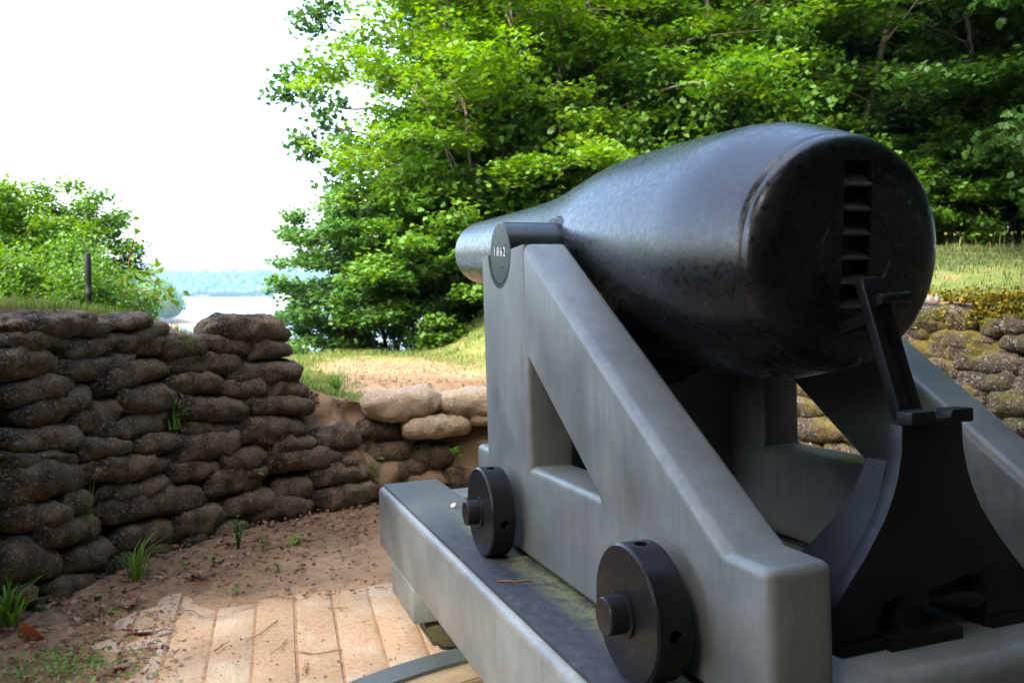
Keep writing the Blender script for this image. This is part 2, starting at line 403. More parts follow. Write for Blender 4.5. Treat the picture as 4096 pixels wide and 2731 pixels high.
def build_terrain():
    ns = 420
    s = np.linspace(0, CS[-1], ns); P = np.stack([np.interp(s, CS, CV[:, 0]), np.interp(s, CS, CV[:, 1])], 1)
    N = np.stack([np.interp(s, CS, CN[:, 0]), np.interp(s, CS, CN[:, 1])], 1); T = np.interp(s, CS, CTOP)
    emb = ss(-1.75, -1.3, P[:, 0]) * ss(1.6, .9, P[:, 0]) * (P[:, 1] > 4)
    back = .17 * (1 - emb) + .03 * emb
    rad = P - PC; rad /= np.linalg.norm(rad, axis=1)[:, None]
    face = 16
    outs = np.concatenate([[.06, .14, .24], .35 * 1.075 ** np.arange(0, 95)])
    outs = np.concatenate([outs[:3], np.cumsum(np.diff(np.concatenate([[.24], outs[3:]]))) + .24])
    V = []; G = []
    for i in range(face + 1):                     # upright earth face behind the bags
        t = i / face; h = T * t - .08 * (1 - t)
        off = back + .16 * t ** 1.3 + emb * .05 * np.sin(t * 9)
        V.append(np.column_stack([P + N * off[:, None], h])); G.append(np.zeros(ns))
    for o in outs:
        Q = P + N * (back[:, None] + .16) + (N * max(0, 1 - o / 2) + rad * min(1, o / 2)) * o
        z = field(Q[:, 0], Q[:, 1]); k = ss(.15, 2.0, np.full(ns, o))
        z = T * (1 - k) + z * k
        back_fade = ss(-3, 1.5, Q[:, 1]); z = np.where(z > 0, z * (.25 + .75 * back_fade), z)
        V.append(np.column_stack([Q, z])); 
        g = np.full(ns, ss(-.1, .2, o)) 
        sdist = (Q[:, 0] - .53) * GX[0] + (Q[:, 1] - 3.43) * GX[1]
        bare = ss(-.75, -.35, sdist) * ss(1.25, .8, sdist) * ss(11.3, 10.2, Q[:, 1])
        patch = ss(-.2, -.65, sdist) * .85
        G.append(np.clip(g * (1 - .93 * bare) + 0 * patch, 0, 1))
    V = np.array(V); rows = len(V)
    for i in range(rows):
        amp = .035 if i > face else .05
        for j in range(ns):
            p = Vector(V[i, j]); q = p * 3.3
            e = emb[j]
            d = amp * (noise.noise(q) + .5 * noise.noise(q * 2.3)) * (1 + (1.5 * e if i <= face else 0))
            if i <= face:
                d += e * .06 * (abs(noise.noise(Vector((p.x * 5, p.y * 5, p.z * 9)))) - .2)
                V[i, j, :2] += N[j] * d * min(1, 3 * (i + 1) / face)
            else: V[i, j, 2] += d * .8
    f = [(i * ns + j, i * ns + j + 1, (i + 1) * ns + j + 1, (i + 1) * ns + j) for i in range(rows - 1) for j in range(ns - 1)]
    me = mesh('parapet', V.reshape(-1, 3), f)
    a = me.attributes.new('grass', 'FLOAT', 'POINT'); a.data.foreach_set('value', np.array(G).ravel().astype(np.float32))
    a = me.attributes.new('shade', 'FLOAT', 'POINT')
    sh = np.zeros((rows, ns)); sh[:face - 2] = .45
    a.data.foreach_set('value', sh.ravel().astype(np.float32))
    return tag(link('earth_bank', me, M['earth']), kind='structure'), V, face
bank, BV, BF = build_terrain()
from mathutils.bvhtree import BVHTree
_bt = BVHTree.FromPolygons([tuple(v.co) for v in bank.data.vertices], [tuple(p.vertices) for p in bank.data.polygons])
def ground_z(x, y):
    h = _bt.ray_cast(Vector((x, y, 60)), Vector((0, 0, -1))); return h[0].z if h[0] else field(np.array(x), np.array(y)).item()
def hit(u, v):
    """Where the photograph's pixel meets the bank or the pit floor."""
    d = Vector(wray(u, v)).normalized(); o = Vector((0, 0, EYE))
    h = _bt.ray_cast(o, d)
    f = o + d * (-EYE / d.z) if d.z < 0 else None
    if h[0] and (f is None or h[3] < (f - o).length): return np.array(h[0])
    return np.array(f)

# ------------------------------------------------------------------ river, far shore
def sheet(name, x0, x1, y0, y1, z, m):
    return tag(link(name, mesh(name, [(x0, y0, z), (x1, y0, z), (x1, y1, z), (x0, y1, z)], [(0, 1, 2, 3)], False), m), kind='structure')
WZ = -27.0
wm = Mat('river_water'); wm.src = wm.n.new('ShaderNodeNewGeometry').outputs['Position']
wm.set(Base_Color=(.10, .12, .12, 1), Roughness=.12, Specular_IOR_Level=.5)
wm.bump(wm.noise(.03, 5, .6, wm.map((1, 4, 1))), .9, 2.0)
sheet('river', -3600, 3600, 20, 3700, WZ, wm.m)

def leaf_cards(c, size, up=None, tint=None, flat=.5, lobed=False, droop=0.0):
    """Leaf blades at the points c: arrays of verts, faces and one tint per face."""
    n = len(c); az = rng.uniform(0, 2 * np.pi, n)
    tilt = rng.normal(0, flat, n) - droop; roll = rng.normal(0, flat, n)
    d = np.stack([np.cos(az) * np.cos(tilt), np.sin(az) * np.cos(tilt), np.sin(tilt)], 1)
    s = np.stack([-np.sin(az), np.cos(az), np.zeros(n)], 1)
    u = np.cross(d, s); s2 = s * np.cos(roll)[:, None] + u * np.sin(roll)[:, None]; u = np.cross(d, s2)
    size = np.broadcast_to(size, (n,)) * rng.uniform(.65, 1.25, n)
    if lobed: prof = [(0, 0, 0), (.30, .05, .04), (.52, .32, .07), (.30, .42, .03), (.42, .72, .05), (.16, .70, .02), (0, 1.0, -.06), (-.16, .70, .02), (-.42, .72, .05), (-.30, .42, .03), (-.52, .32, .07), (-.30, .05, .04)]
    else: prof = [(0, 0, 0), (.34, .42, .09), (0, 1, -.05), (-.34, .42, .09)]
    k = len(prof); prof = np.array(prof)
    v = c[:, None] + size[:, None, None] * (prof[None, :, 0, None] * s2[:, None] + (prof[None, :, 1, None] - .4) * d[:, None] + prof[None, :, 2, None] * u[:, None])
    b = np.arange(n)[:, None] * k
    tri = [(0, 1, 2), (0, 2, 3)] if not lobed else [(0, 1, 3), (1, 2, 3), (0, 3, 5), (3, 4, 5), (0, 5, 6), (0, 6, 7), (0, 7, 9), (7, 8, 9), (0, 9, 11), (9, 10, 11)]
    if not lobed: tri = [(0, 1, 2), (0, 2, 3)]
    f = np.concatenate([b + np.array([t]) for t in tri])
    if tint is None: tint = rng.uniform(0, 1, n)
    return v.reshape(-1, 3), f, np.tile(tint, len(tri))
def leaf_object(name, parts, m, parent=None, smooth=False):
    v = []; f = []; t = []; n = 0
    for a, b, c in parts: v.append(a); f.append(b + n); t.append(c); n += len(a)
    v = np.concatenate(v); f = np.concatenate(f); t = np.concatenate(t).astype(np.float32)
    me = bpy.data.meshes.new(name)
    me.vertices.add(len(v)); me.vertices.foreach_set('co', v.astype(np.float32).ravel())
    me.loops.add(len(f) * 3); me.loops.foreach_set('vertex_index', f.astype(np.int32).ravel())
    me.polygons.add(len(f)); me.polygons.foreach_set('loop_start', np.arange(0, len(f) * 3, 3, dtype=np.int32))
    me.update(calc_edges=True)
    a = me.attributes.new('tint', 'FLOAT', 'FACE'); a.data.foreach_set('value', t)
    return link(name, me, m, parent)

def far_wood(name, pts, hgt, wid, card, per, m):
    """Rounded crowns of a distant wood, as leaf clumps over each crown's dome."""
    parts = []; core = MB()
    for p in pts:
        h = hgt * rng.uniform(.7, 1.25); w = wid * rng.uniform(.8, 1.3)
        th = rng.uniform(0, 2 * np.pi, per); ph = np.arccos(rng.uniform(-.35, 1, per)); rr = rng.uniform(.8, 1.05, per)
        c = np.stack([p[0] + w * rr * np.sin(ph) * np.cos(th), p[1] + w * rr * np.sin(ph) * np.sin(th), p[2] + h * .55 + h * .5 * rr * np.cos(ph)], 1)
        parts.append(leaf_cards(c, card, tint=np.clip(rng.normal(.5, .22, per) + rng.normal(0, .15), 0, 1), flat=.8))
        g = lathe_pts(w * .84, h * .46); core.add(g[0] + np.array([p[0], p[1], p[2] + h * .53]), g[1])
    v = np.concatenate(core.v); f = np.array([(a, b, c) for a, b, c, d in core.f] + [(a, c, d) for a, b, c, d in core.f])
    parts.append((v, f, np.full(len(f), .15)))
    return leaf_object(name, parts, m)
def lathe_pts(w, h, n=10, m=6):
    th = np.linspace(0, 2 * np.pi, n, endpoint=False); ph = np.linspace(.05, np.pi - .05, m)
    v = np.array([(w * math.sin(b) * math.cos(a), w * math.sin(b) * math.sin(a), h * math.cos(b)) for b in ph for a in th])
    return v, [(i * n + k, i * n + (k + 1) % n, (i + 1) * n + (k + 1) % n, (i + 1) * n + k) for i in range(m - 1) for k in range(n)]

# far shore: a low ridge across the river
hx = np.linspace(-2600, 2600, 120); hy = np.linspace(0, 900, 14)
V = []
for j, t in enumerate(hy):
    for x in hx:
        shore = 1800 - .22 * (x + 500) * (1 if x > -500 else .2) + 60 * noise.noise(Vector((x * .004, 0, 0)))
        hgt = 36 * ss(0, 380, t) * (1 + .30 * noise.noise(Vector((x * .0022, 5, 0)))) + 10 * ss(300, 900, t)
        V.append((x, shore + t, WZ - 1 + hgt + (1.5 if t > 0 else 0)))
f = [(j * 120 + i, j * 120 + i + 1, (j + 1) * 120 + i + 1, (j + 1) * 120 + i) for j in range(13) for i in range(119)]
tag(link('far_hills', mesh('far_hills', V, f), M['earth']), kind='structure')
HV = np.array(V).reshape(14, 120, 3)
pts = []
for _ in range(950):
    i = rng.integers(36, 84); j = min(12, int(abs(rng.normal(0, 4.2)))); a, b = rng.uniform(0, 1, 2)
    pts.append(HV[j, i] * (1 - a) * (1 - b) + HV[j, i + 1] * a * (1 - b) + HV[j + 1, i] * (1 - a) * b + HV[j + 1, i + 1] * a * b + np.array([0, 0, 0]))
for i in range(36, 84):
    for a in (0, .33, .66): pts.append(HV[0, i] * (1 - a) + HV[0, i + 1] * a + np.array([0, 6, 1.5]))
tag(far_wood('far_wood', pts, 21, 15, 5.5, 34, M['leaf_mid']), 'hazy blue green wood covering the low hills across the river', 'woodland', kind='stuff')
# nearer wooded bank on the left
pts = []
for k in range(110):
    y = rng.uniform(566, 780); e_ = np.interp(y, [560, 604, 780], [-231, -240, -345]); d_ = abs(rng.normal(0, 34)) + 6
    pts.append((e_ - d_, y, WZ + .5 + min(13, .28 * d_)))
bp = [(-226, 548), (-222, 560), (-229, 590), (-234, 606), (-280, 690), (-345, 800), (-600, 800), (-500, 548)]
tag(link('river_bank', mesh('river_bank', [(x, y, WZ + .6) for x, y in bp] + [(x * .985, y, WZ - .5) for x, y in bp], [tuple(range(8))] + [(i, (i + 1) % 8, 8 + (i + 1) % 8, 8 + i) for i in range(8)], False), M['earth']), kind='structure')
tag(far_wood('bank_wood', pts, 23, 9, 1.9, 200, M['leaf_mid']), 'hazy trees crowding the near river bank beyond the left shrubs', 'woodland', kind='stuff')

# white building on the far shore
bl = at(1098, 1194, 1478); br = at(1150, 1194, 1478); bw = br[0] - bl[0]
b0 = empty('riverside_house', (bl[0], 1478, WZ + 2.0))
tag(b0, 'small white building at the water edge of the far shore', 'building')
mb = MB(); mb.box((0, 0, -2.5), (bw * .72, 9, 9)); link('wall', mb.me('wall', False), M['white'], b0)
mb = MB(); mb.box((bw * .72 + .003, 2, -2.5), (bw * 1.3, 8, 4.5)); link('wing', mb.me('wing', False), M['white'], b0)
mb = MB(); mb.box((-.5, -.5, 9.003), (bw * .72 + .5, 9.5, 9.9)); link('roof', mb.me('roof', False), M['roof'], b0)
for i in range(4):
    for j in range(2):
        mb = MB(); mb.box((1.6 + i * bw * .165, -.05, 1.2 + j * 4), (1.6 + i * bw * .165 + 1.7, .1, 3.6 + j * 4)); link('window', mb.me('window', False), M['pane'], b0)

# ------------------------------------------------------------------ planks
pf = empty('plank_platform', (PL_O[0], PL_O[1], 0))
tag(pf, 'dusty pale plank floor sunk in the earth beside the gun', 'plank floor')
pf.rotation_euler = (0, 0, math.atan2(PL_ACR[1], PL_ACR[0]))
for k in range(-5, 9):
    for (b0_, b1_) in ((PL_B0, -1.2 + .5 * ((k * 37) % 5) / 5 - .4), (-1.2 + .5 * ((k * 37) % 5) / 5 - .396, PL_B1 + .04 * ((k * 13) % 3))):
        g = .013
        me = prism('plank', [(k * PL_W + g / 2, -.05), ((k + 1) * PL_W - g / 2, -.05), ((k + 1) * PL_W - g / 2, 0), (k * PL_W + g / 2, 0)], b0_, b1_, 'y', .006, 2)
        zt = random.uniform(-.004, .004); me.transform(Matrix.Translation((0, 0, zt)) @ Matrix.Rotation(random.uniform(-.004, .004), 4, 'Y'))
        o = link('plank', me, M['plank'], pf)

# ------------------------------------------------------------------ sandbags
def bag_mesh(L, H, D, seed, squash=1.0, nu=36, nv=24, rough=1.0):
    """A slumped, hardened bag: length L along x, depth D along y, height H along z, centred on its middle."""
    u = np.linspace(-1, 1, nu); th = np.linspace(0, 2 * np.pi, nv, endpoint=False)
    rs = random.Random(seed); ea, eb = rs.uniform(2.8, 6.5), rs.uniform(2.8, 6.5); sq = rs.uniform(.58, .85)
    bend = rs.uniform(-.10, .16) * H; sk = rs.uniform(-.15, .15)
    V = []
    for a in u:
        e = ea if a < 0 else eb
        r = max(0, 1 - abs(a) ** e) ** .5
        r = max(r, .02)
        fat = 1 + sk * a
        for t in th:
            c, s = math.cos(t), math.sin(t)
            cc = abs(c) ** .8 * (1 if c > 0 else -1); sn = abs(s) ** sq * (1 if s > 0 else -1)
            V.append((a * L / 2, cc * D / 2 * (.35 + .65 * r) * (r > .03), sn * H / 2 * r * fat + bend * (1 - a * a) - .12 * H * abs(a) ** 3 * (.5 if seed % 3 else -.3)))
    o = Vector((seed * 3.71 % 97, seed * 1.37 % 89, seed * .73 % 71))
    out = []
    for x, y, z in V:
        p = Vector((x, y, z)); q = p * 5.5 + o
        n = Vector((x * .25, y, z)); 
        if n.length > 1e-6: n.normalize()
        d = .026 * noise.noise(q) + .018 * noise.noise(q * 2.3) + .013 * noise.noise(q * 5.2) + .004 * noise.noise(q * 11)
        fold = noise.noise(Vector((x * 4, z * 16, y * 4)) + o) 
        d += -.022 * max(0, fold - .22) * 2.0
        out.append(p + n * d * rough)
    f = [(i * nv + k, (i + 1) * nv + k, (i + 1) * nv + (k + 1) % nv, i * nv + (k + 1) % nv) for i in range(nu - 1) for k in range(nv)]
    f += [tuple(range(nv))[::-1][::-1], tuple((nu - 1) * nv + k for k in range(nv))[::-1]]
    return mesh('sandbag', np.array(out), f)
BATTER = .11
def face_hit(u, v, push=.07):
    """Where a pixel's ray meets the wall face pushed outward a little."""
    d = wray(u, v); best = None
    ts = np.linspace(1.5, 9.5, 1600); P = d[None] * ts[:, None]; z = P[:, 2] + EYE
    dd = (P[:, None, 0] - CV[None, :, 0]) ** 2 + (P[:, None, 1] - CV[None, :, 1]) ** 2
    i = np.argmin(dd, axis=1); sd = ((P[:, :2] - CV[i]) * CN[i]).sum(1) - BATTER * np.clip(z, 0, 2) - push
    k = np.where((sd[:-1] < 0) & (sd[1:] >= 0))[0]
    k = k[0] if len(k) else len(ts) - 2
    p = P[k] + (P[k + 1] - P[k]) * (-sd[k] / (sd[k + 1] - sd[k] + 1e-9)); return np.array([p[0], p[1], p[2] + EYE])
def face_hit_fast(u, v, push):
    d = wray(u, v); t = 5.5 / d[1]
    for _ in range(7):
        p = d * t; z = p[2] + EYE; i = np.argmin((CV[:, 0] - p[0]) ** 2 + (CV[:, 1] - p[1]) ** 2)
        sd = (p[:2] - CV[i]) @ CN[i] - BATTER * min(2, max(0, z)) - push; t -= sd / max(.3, d[:2] @ CN[i])
    p = d * t; return np.array([p[0], p[1], p[2] + EYE])
bag_seed = [0]
def put_bag(parent, p, q, H, m, D=.30, label=None, fat=1.25):
    p, q = np.array(p), np.array(q); c = (p + q) / 2; L = np.linalg.norm(q - p) * 1.11; c[:2] += cn_at(s_near(c[0], c[1])) * random.uniform(-.018, .018)
    bag_seed[0] += 1
    o = link('sandbag', bag_mesh(L, H * fat, D, bag_seed[0], rough=min(1.2, .5 + L)), m, parent)
    x = (q - p) / np.linalg.norm(q - p); z0 = np.array([0, 0, 1.]); y = np.cross(z0, x); y /= np.linalg.norm(y); z = np.cross(x, y)
    o.matrix_local = Matrix.Translation(c) @ Matrix(np.column_stack([x, y, z]).tolist()).to_4x4()
    if label: o['label'] = label
    return o

lw = tag(empty('sandbag_wall'), 'tall dark sandbag wall of stacked bags left of the plank floor', 'sandbag wall')
# left end, right end and height of each bag on the photograph (reduced to this grid: x*.976, y*.976+1200)
BAGS = [(9,105,389,105,85),(416,185,626,112,80),(-60,172,220,172,78),(180,205,430,160,80),(495,197,650,190,80),(610,192,790,185,92),(788,165,1017,192,74),
 (830,128,1160,135,100),(975,212,1175,207,70),(910,302,1212,286,88),(635,265,955,250,95),(142,297,517,237,86),(-70,280,175,262,108),(330,365,631,278,95),
 (425,402,667,408,115),(-40,392,250,345,100),(3,480,312,387,118),(225,528,443,440,125),(330,548,655,482,95),(633,365,870,337,92),(858,362,1072,358,80),
 (1072,365,1245,378,68),(670,428,976,437,95),(980,430,1260,442,82),(-50,575,252,560,105),(238,615,492,598,82),(485,590,690,565,85),(680,522,938,515,75),
 (920,525,1222,517,112),(642,622,953,580,112),(1030,607,1273,580,78),(1264,585,1460,562,88),(852,657,1053,632,95),(1060,670,1374,640,90),(1250,730,1478,705,85),
 (628,718,872,690,95),(756,775,1050,720,118),(1085,765,1262,760,105),(1255,820,1530,775,95),(857,845,1090,808,88),(985,872,1257,840,86),(1345,870,1530,845,85),
 (1165,920,1365,893,64),(-60,650,252,640,85),(265,702,645,664,100),(-70,772,268,740,160),(180,832,315,808,100),(350,790,672,752,95),(350,866,795,800,122),
 (640,922,890,865,115),(-60,905,228,882,105),(45,985,350,920,125),(405,987,652,945,108),(180,1075,430,1020,108),(355,1110,685,1030,120),(690,1012,985,938,118),
 (980,967,1170,935,95),(-90,1100,185,1090,178),(110,1180,358,1150,115),(55,1290,320,1250,112),(310,1212,505,1175,105),(590,1130,750,1082,105),(745,1080,970,1030,78),
 (490,1172,622,1120,90),(-60,1212,85,1192,85),(-80,1330,62,1325,110),(960,700,1060,690,60),(1380,668,1440,655,50),(310,700,350,705,60),(430,95,560,75,60),(230,95,330,85,60)]
for a, b, c, d, h in BAGS:
    p, q = face_hit(a * .9762, b * .9762 + 1200), face_hit(c * .9762, d * .9762 + 1200)
    # keep the far end of a long bag from swinging round the curve
    Y = (p[1] + q[1]) / 2
    put_bag(lw, p, q, h * .9762 * Y / F_PX, M['bag'])
# the wall goes on out of the picture to the left
s0 = s_near(-2.575, 3.93) + .06
for r in range(9):
    s = s0 - .12 * (r % 2)
    for k in range(4):
        L = random.uniform(.42, .52); a, b = cv_at(s), cv_at(s - L); n = cn_at(s); z = .09 + r * .172
        o = (n * (.07 + BATTER * z)); put_bag(lw, (*(b + o), z), (*(a + o), z + .02), .17, M['bag']); s -= L * .98

ew = tag(empty('low_sandbag_wall'), 'low pale sandbags capping the eroded bank in front of the gun', 'sandbag wall')
for a, b, c, d, h, m in ((1463,1628,1750,1606,106,'bag_pale'),(1754,1606,2010,1592,96,'bag_pale'),(1610,1708,1862,1682,84,'bag_pale'),(1868,1663,2030,1645,74,'bag_pale'),(1412,1718,1585,1708,80,'bag'),
                         (1430,1800,1620,1790,80,'bag'),(1560,1880,1700,1850,90,'bag'),(1640,1800,1800,1815,90,'bag'),(1420,1950,1560,1925,90,'bag'),(1760,1900,1930,1890,100,'bag'),(2010,1590,2260,1590,96,'bag_pale'),(2020,1655,2250,1655,80,'bag')):
    p, q = face_hit(a, b, .05 if m == 'bag_pale' else .17), face_hit(c, d, .05 if m == 'bag_pale' else .17)
    put_bag(ew, p, q, h * (p[1] + q[1]) / 2 / F_PX, M[m])
s = s_near(.75, 6.75)
for r in range(5):
    s = s_near(.75, 6.75) + .2 * (r % 2)
    for k in range(3):
        L = random.uniform(.42, .52); a, b = cv_at(s), cv_at(s + L); n = cn_at(s); z = .1 + r * .165
        o = n * (.07 + BATTER * z); put_bag(ew, (*(a + o), z), (*(b + o), z), .165, M['bag']); s += L

rw = tag(empty('mossy_sandbag_wall'), 'mossy sandbag wall below the grass bank right of the breech', 'sandbag wall')
RB = [(3674,1262,3930,1288,92),(3942,1312,4160,1304,90),(3617,1330,3738,1333,74),(3741,1350,3993,1361,80),(4003,1378,4200,1374,80),(3649,1393,3821,1414,74),(3600,1400,3660,1400,70),
      (3824,1436,4110,1462,94),(4095,1470,4300,1470,90),(3834,1525,4076,1531,98),(4070,1540,4270,1540,95),(3898,1590,3968,1594,44),(3968,1614,4190,1612,105),(4019,1697,4230,1695,80),
      (3640,1470,3830,1480,80),(3660,1550,3836,1550,80),(3780,1620,3960,1640,80)]
for a, b, c, d, h in RB:
    p, q = face_hit(a, b), face_hit(c, d); put_bag(rw, p, q, h * (p[1] + q[1]) / 2 / F_PX, M['bag_moss'])
for r in range(9):                               # rest of the right wall, mostly hidden by the gun
    s = s_near(1.9, 6.5) + .22 * (r % 2); z = .12 + r * .168
    while True:
        L = random.uniform(.44, .54); a, b = cv_at(s), cv_at(s + L); n = cn_at(s + L / 2)
        end = s > s_near(3.05, 5.75) if r > 3 else s > s_near(4.3, 3.8)
        if end: break
        o = n * (.07 + BATTER * z)
        if z < np.interp(s, CS, CTOP) + .02: put_bag(rw, (*(a + o), z), (*(b + o), z + random.uniform(-.02, .02)), .17, M['bag_moss'])
        s += L * .99

for r in range(4, 9):                            # and on past the right edge of the picture
    s = s_near(3.5, 5.28) + .18 * (r % 2); z = .12 + r * .168
    while s < s_near(4.35, 3.6):
        L = random.uniform(.44, .54); a, b = cv_at(s), cv_at(s + L); o = cn_at(s + L / 2) * (.07 + BATTER * z)
        put_bag(rw, (*(a + o), z), (*(b + o), z + random.uniform(-.02, .02)), .17, M['bag_moss']); s += L * .99

# ------------------------------------------------------------------ gun, carriage, chassis
CM = Matrix(((.94427, -.32762, -.03201), (.32887, .94313, .04846), (.01431, -.05628, .99831))).to_4x4()
CO = Vector((.53045, 3.43138, EYE - 1.03016))
CMW = Matrix.Translation(CO) @ CM
BT = .0905; YT, ZT, RT = -.0348, 1.1543, .1206

# --- barrel
gun = empty('cannon_barrel'); tag(gun, 'massive black cannon barrel dated 1862 resting in the grey carriage', 'cannon')
gun.matrix_world = CMW @ Matrix.Translation((0, YT, ZT)) @ Matrix.Rotation(BT, 4, 'X')
kn = np.array([(-1.222, .326), (-1.15, .3468), (-1.08, .3662), (-1.0, .3845), (-.9, .3938), (-.75, .3935), (-.6, .3922), (-.45, .389), (-.3, .3855), (-.15, .3785), (0, .362), (.15, .3391), (.3, .3149), (.5, .2866), (.8, .2592), (1.2, .2385), (1.6, .2206), (2.02, .2022), (2.06, .2005)])
body = catmull(kn, 6)
face_p = [(.001, -1.281), (.05, -1.281), (.110, -1.280), (.113, -1.2775), (.1165, -1.2775), (.119, -1.280), (.17, -1.279), (.215, -1.2765)]
face_p += [(.215 + .108 * math.sin(a), -1.2245 - .052 * math.cos(a)) for a in np.linspace(.12, math.pi / 2, 9)]
face_p += [(.3215, -1.2225), (.3212, -1.2205), (.3232, -1.2175)]
prof = face_p + [(r, s) for s, r in body if s > -1.212] + [(.196, 2.075), (.180, 2.08), (.115, 2.08), (.105, 2.07), (.103, 1.5), (.001, 1.5)]
bar = lathe('barrel', prof, 112, 'y', 28)
mb = MB(); mb.box((-.046, -1.40, -.155), (.046, -1.212, .246)); rc = mb.me('c', False)
bar = cut(bar, [rc], 28)
tube = link('gun_tube', bar, M['barrel'], gun)
# stepped ratchet inside the breech slot
nt = 6; zs = np.linspace(-.152, .243, nt + 1); pr = [(-1.2135, -.152)]
for i in range(nt):
    h = zs[i + 1] - zs[i]
    pr += [(-1.218, zs[i]), (-1.279, zs[i] + .03 * h), (-1.2795, zs[i] + .11 * h), (-1.232, zs[i] + .66 * h), (-1.220, zs[i] + .70 * h)]
pr += [(-1.2135, .243)]
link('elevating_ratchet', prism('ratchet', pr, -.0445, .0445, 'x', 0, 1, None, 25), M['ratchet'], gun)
for s in (-1, 1):
    tr = lathe('trunnion', [(.001, .586 * s), (RT - .004, .586 * s), (RT, .582 * s), (RT, .362 * s), (RT, .25 * s)], 56, 'x', 35)
    t_o = link('trunnion', tr, M['trunnion'], gun)
    link('rimbase', lathe('rimbase', [(.148, .20 * s), (.148, .33 * s), (.145, .354 * s), (.139, .358 * s), (RT + .002, .358 * s)], 48, 'x', 30), M['barrel'], gun)
    if s < 0:
        for i, ch_ in enumerate('1862'):
            tc = bpy.data.curves.new('numeral', 'FONT'); tc.body = ch_; tc.size = .050; tc.align_x = 'CENTER'; tc.align_y = 'CENTER'; tc.extrude = .0008
            to = bpy.data.objects.new('tmp', tc); COL.objects.link(to); bpy.context.view_layer.update()
            nm = bpy.data.meshes.new_from_object(to.evaluated_get(bpy.context.evaluated_depsgraph_get())); bpy.data.objects.remove(to)
            nm.materials.clear()
            nm.transform(Matrix(((0, 0, -1, -.5872), (-1, 0, 0, .060 - .040 * i), (0, 1, 0, .004), (0, 0, 0, 1))))
            link('numeral', nm, M['white'], t_o)

# --- upper carriage
car = empty('gun_carriage'); tag(car, 'grey painted triangular gun carriage with black wheels under the barrel', 'gun carriage')
car.matrix_world = CMW
XO, XI = .586, .415
y4, y5, z6, y1, z1, y2, zb, y3 = -.3104, -.875, .743, -.3106, 1.162, -1.545, .358, -1.694
longe = lambda fr: (lambda mid, e: abs(e.verts[0].co.x - e.verts[1].co.x) < 1e-4 and fr(mid))
for s in (-1, 1):
    lo, hi = sorted((s * XO, s * XI))
    beam = [(y3, .012), (.37, .012), (.37, zb), (y3, zb)]
    link('bottom_beam', prism('bottom_beam', beam, lo, hi, 'x', .026, 5), M['grey'], car)
    arc = [(YT + .141 * math.cos(a), ZT + .003 + .141 * math.sin(a)) for a in np.linspace(0, -math.pi, 22)]
    post = [(y4, zb - .034), (.205, zb - .034), (.205, z1 - .004)] + arc + [(y4, z1)]
    po = prism('post', post, lo - .0025, hi + .0025, 'x', .020, 4, lambda m_, e: abs(e.verts[0].co.x - e.verts[1].co.x) < 1e-4 and abs(e.verts[0].co.z - e.verts[1].co.z) > .2)
    pobj = link('post', po, M['grey'], car)
    ring = [(YT + r * math.cos(a), ZT + .003 + r * math.sin(a)) for r, aa in ((.1405, np.linspace(0, -math.pi, 25)), (.1235, np.linspace(-math.pi, 0, 25))) for a in aa]
    link('trunnion_plate', prism('trunnion_plate', ring, lo - .001, hi + .001, 'x'), M['iron'], pobj)
    br = [(y1 - .003, z1), (y1 - .003, z6), (y5, zb), (y5 - .050, zb - .036), (y2 + .001, zb - .036), (y2, zb)]
    link('brace', prism('brace', br, lo - .0012, hi + .0012, 'x', .030, 5, lambda m_, e: abs(e.verts[0].co.x - e.verts[1].co.x) < 1e-4 and abs(e.verts[0].co.z - e.verts[1].co.z) > .2 and abs(e.verts[0].co.y - e.verts[1].co.y) > .2, 40, False), M['grey'], car)
# transoms between the cheeks
n_ = 24; rr_, zc_ = .565, ZT
ang = [a for a in np.linspace(math.pi + .745, 2 * math.pi - .745, n_)]
tp = [(-.4145, .16), (.4145, .16), (.4145, zc_ + rr_ * math.sin(ang[-1]))] + [(rr_ * math.cos(a), zc_ + rr_ * math.sin(a)) for a in ang[::-1]] + [(-.4145, zc_ + rr_ * math.sin(ang[0]))]
link('front_transom', prism('front_transom', tp, -.08, .15, 'y'), M['grey'], car)
tr_ = [(-1.695, -.16), (-1.16, -.16), (-1.16, .082), (-1.695, .082)]
link('rear_transom', prism('rear_transom', tr_, -.4145, .4145, 'x', .045, 6, lambda m_, e: m_.y < -1.6 and m_.z > 0 and abs(e.verts[0].co.x - e.verts[1].co.x) > .1), M['grey'], car)
# four black truck wheels with peg holes
WR, W0, W1 = .1674, .7221, .632
wp = [(.001, -.045), (WR - .006, -.045), (WR, -.039), (WR, .039), (WR - .006, .045), (.001, .045)]
wm_ = lathe('wheel', wp, 72, 'x', 35)
cuts = []
for k in range(4):
    a = R(4 + 90 * k); c = lathe('c', [(.001, .115), (.0165, .115), (.0165, .2), (.001, .2)], 16, 'z')
    c.transform(Matrix.Rotation(a, 4, 'X')); cuts.append(c)
wm_ = cut(wm_, cuts, 35)
axm = lathe('axle', [(.001, -.102), (.043, -.102), (.046, -.098), (.046, -.055), (.058, -.053), (.058, -.0452), (.046, -.045), (.046, .06), (.001, .06)], 40, 'x', 35)
for s in (-1, 1):
    for yw in (-.101, -1.312):
        w = link('wheel', wm_, M['wheel'], car); w.location = (s * (W0 + W1) / 2, yw, WR)
        w.rotation_euler = (random.uniform(-.3, .3) if s > 0 else (0.05 if yw > -1 else -.02), 0, 0 if s < 0 else math.pi)
        link('axle', axm, M['wheel'], w)

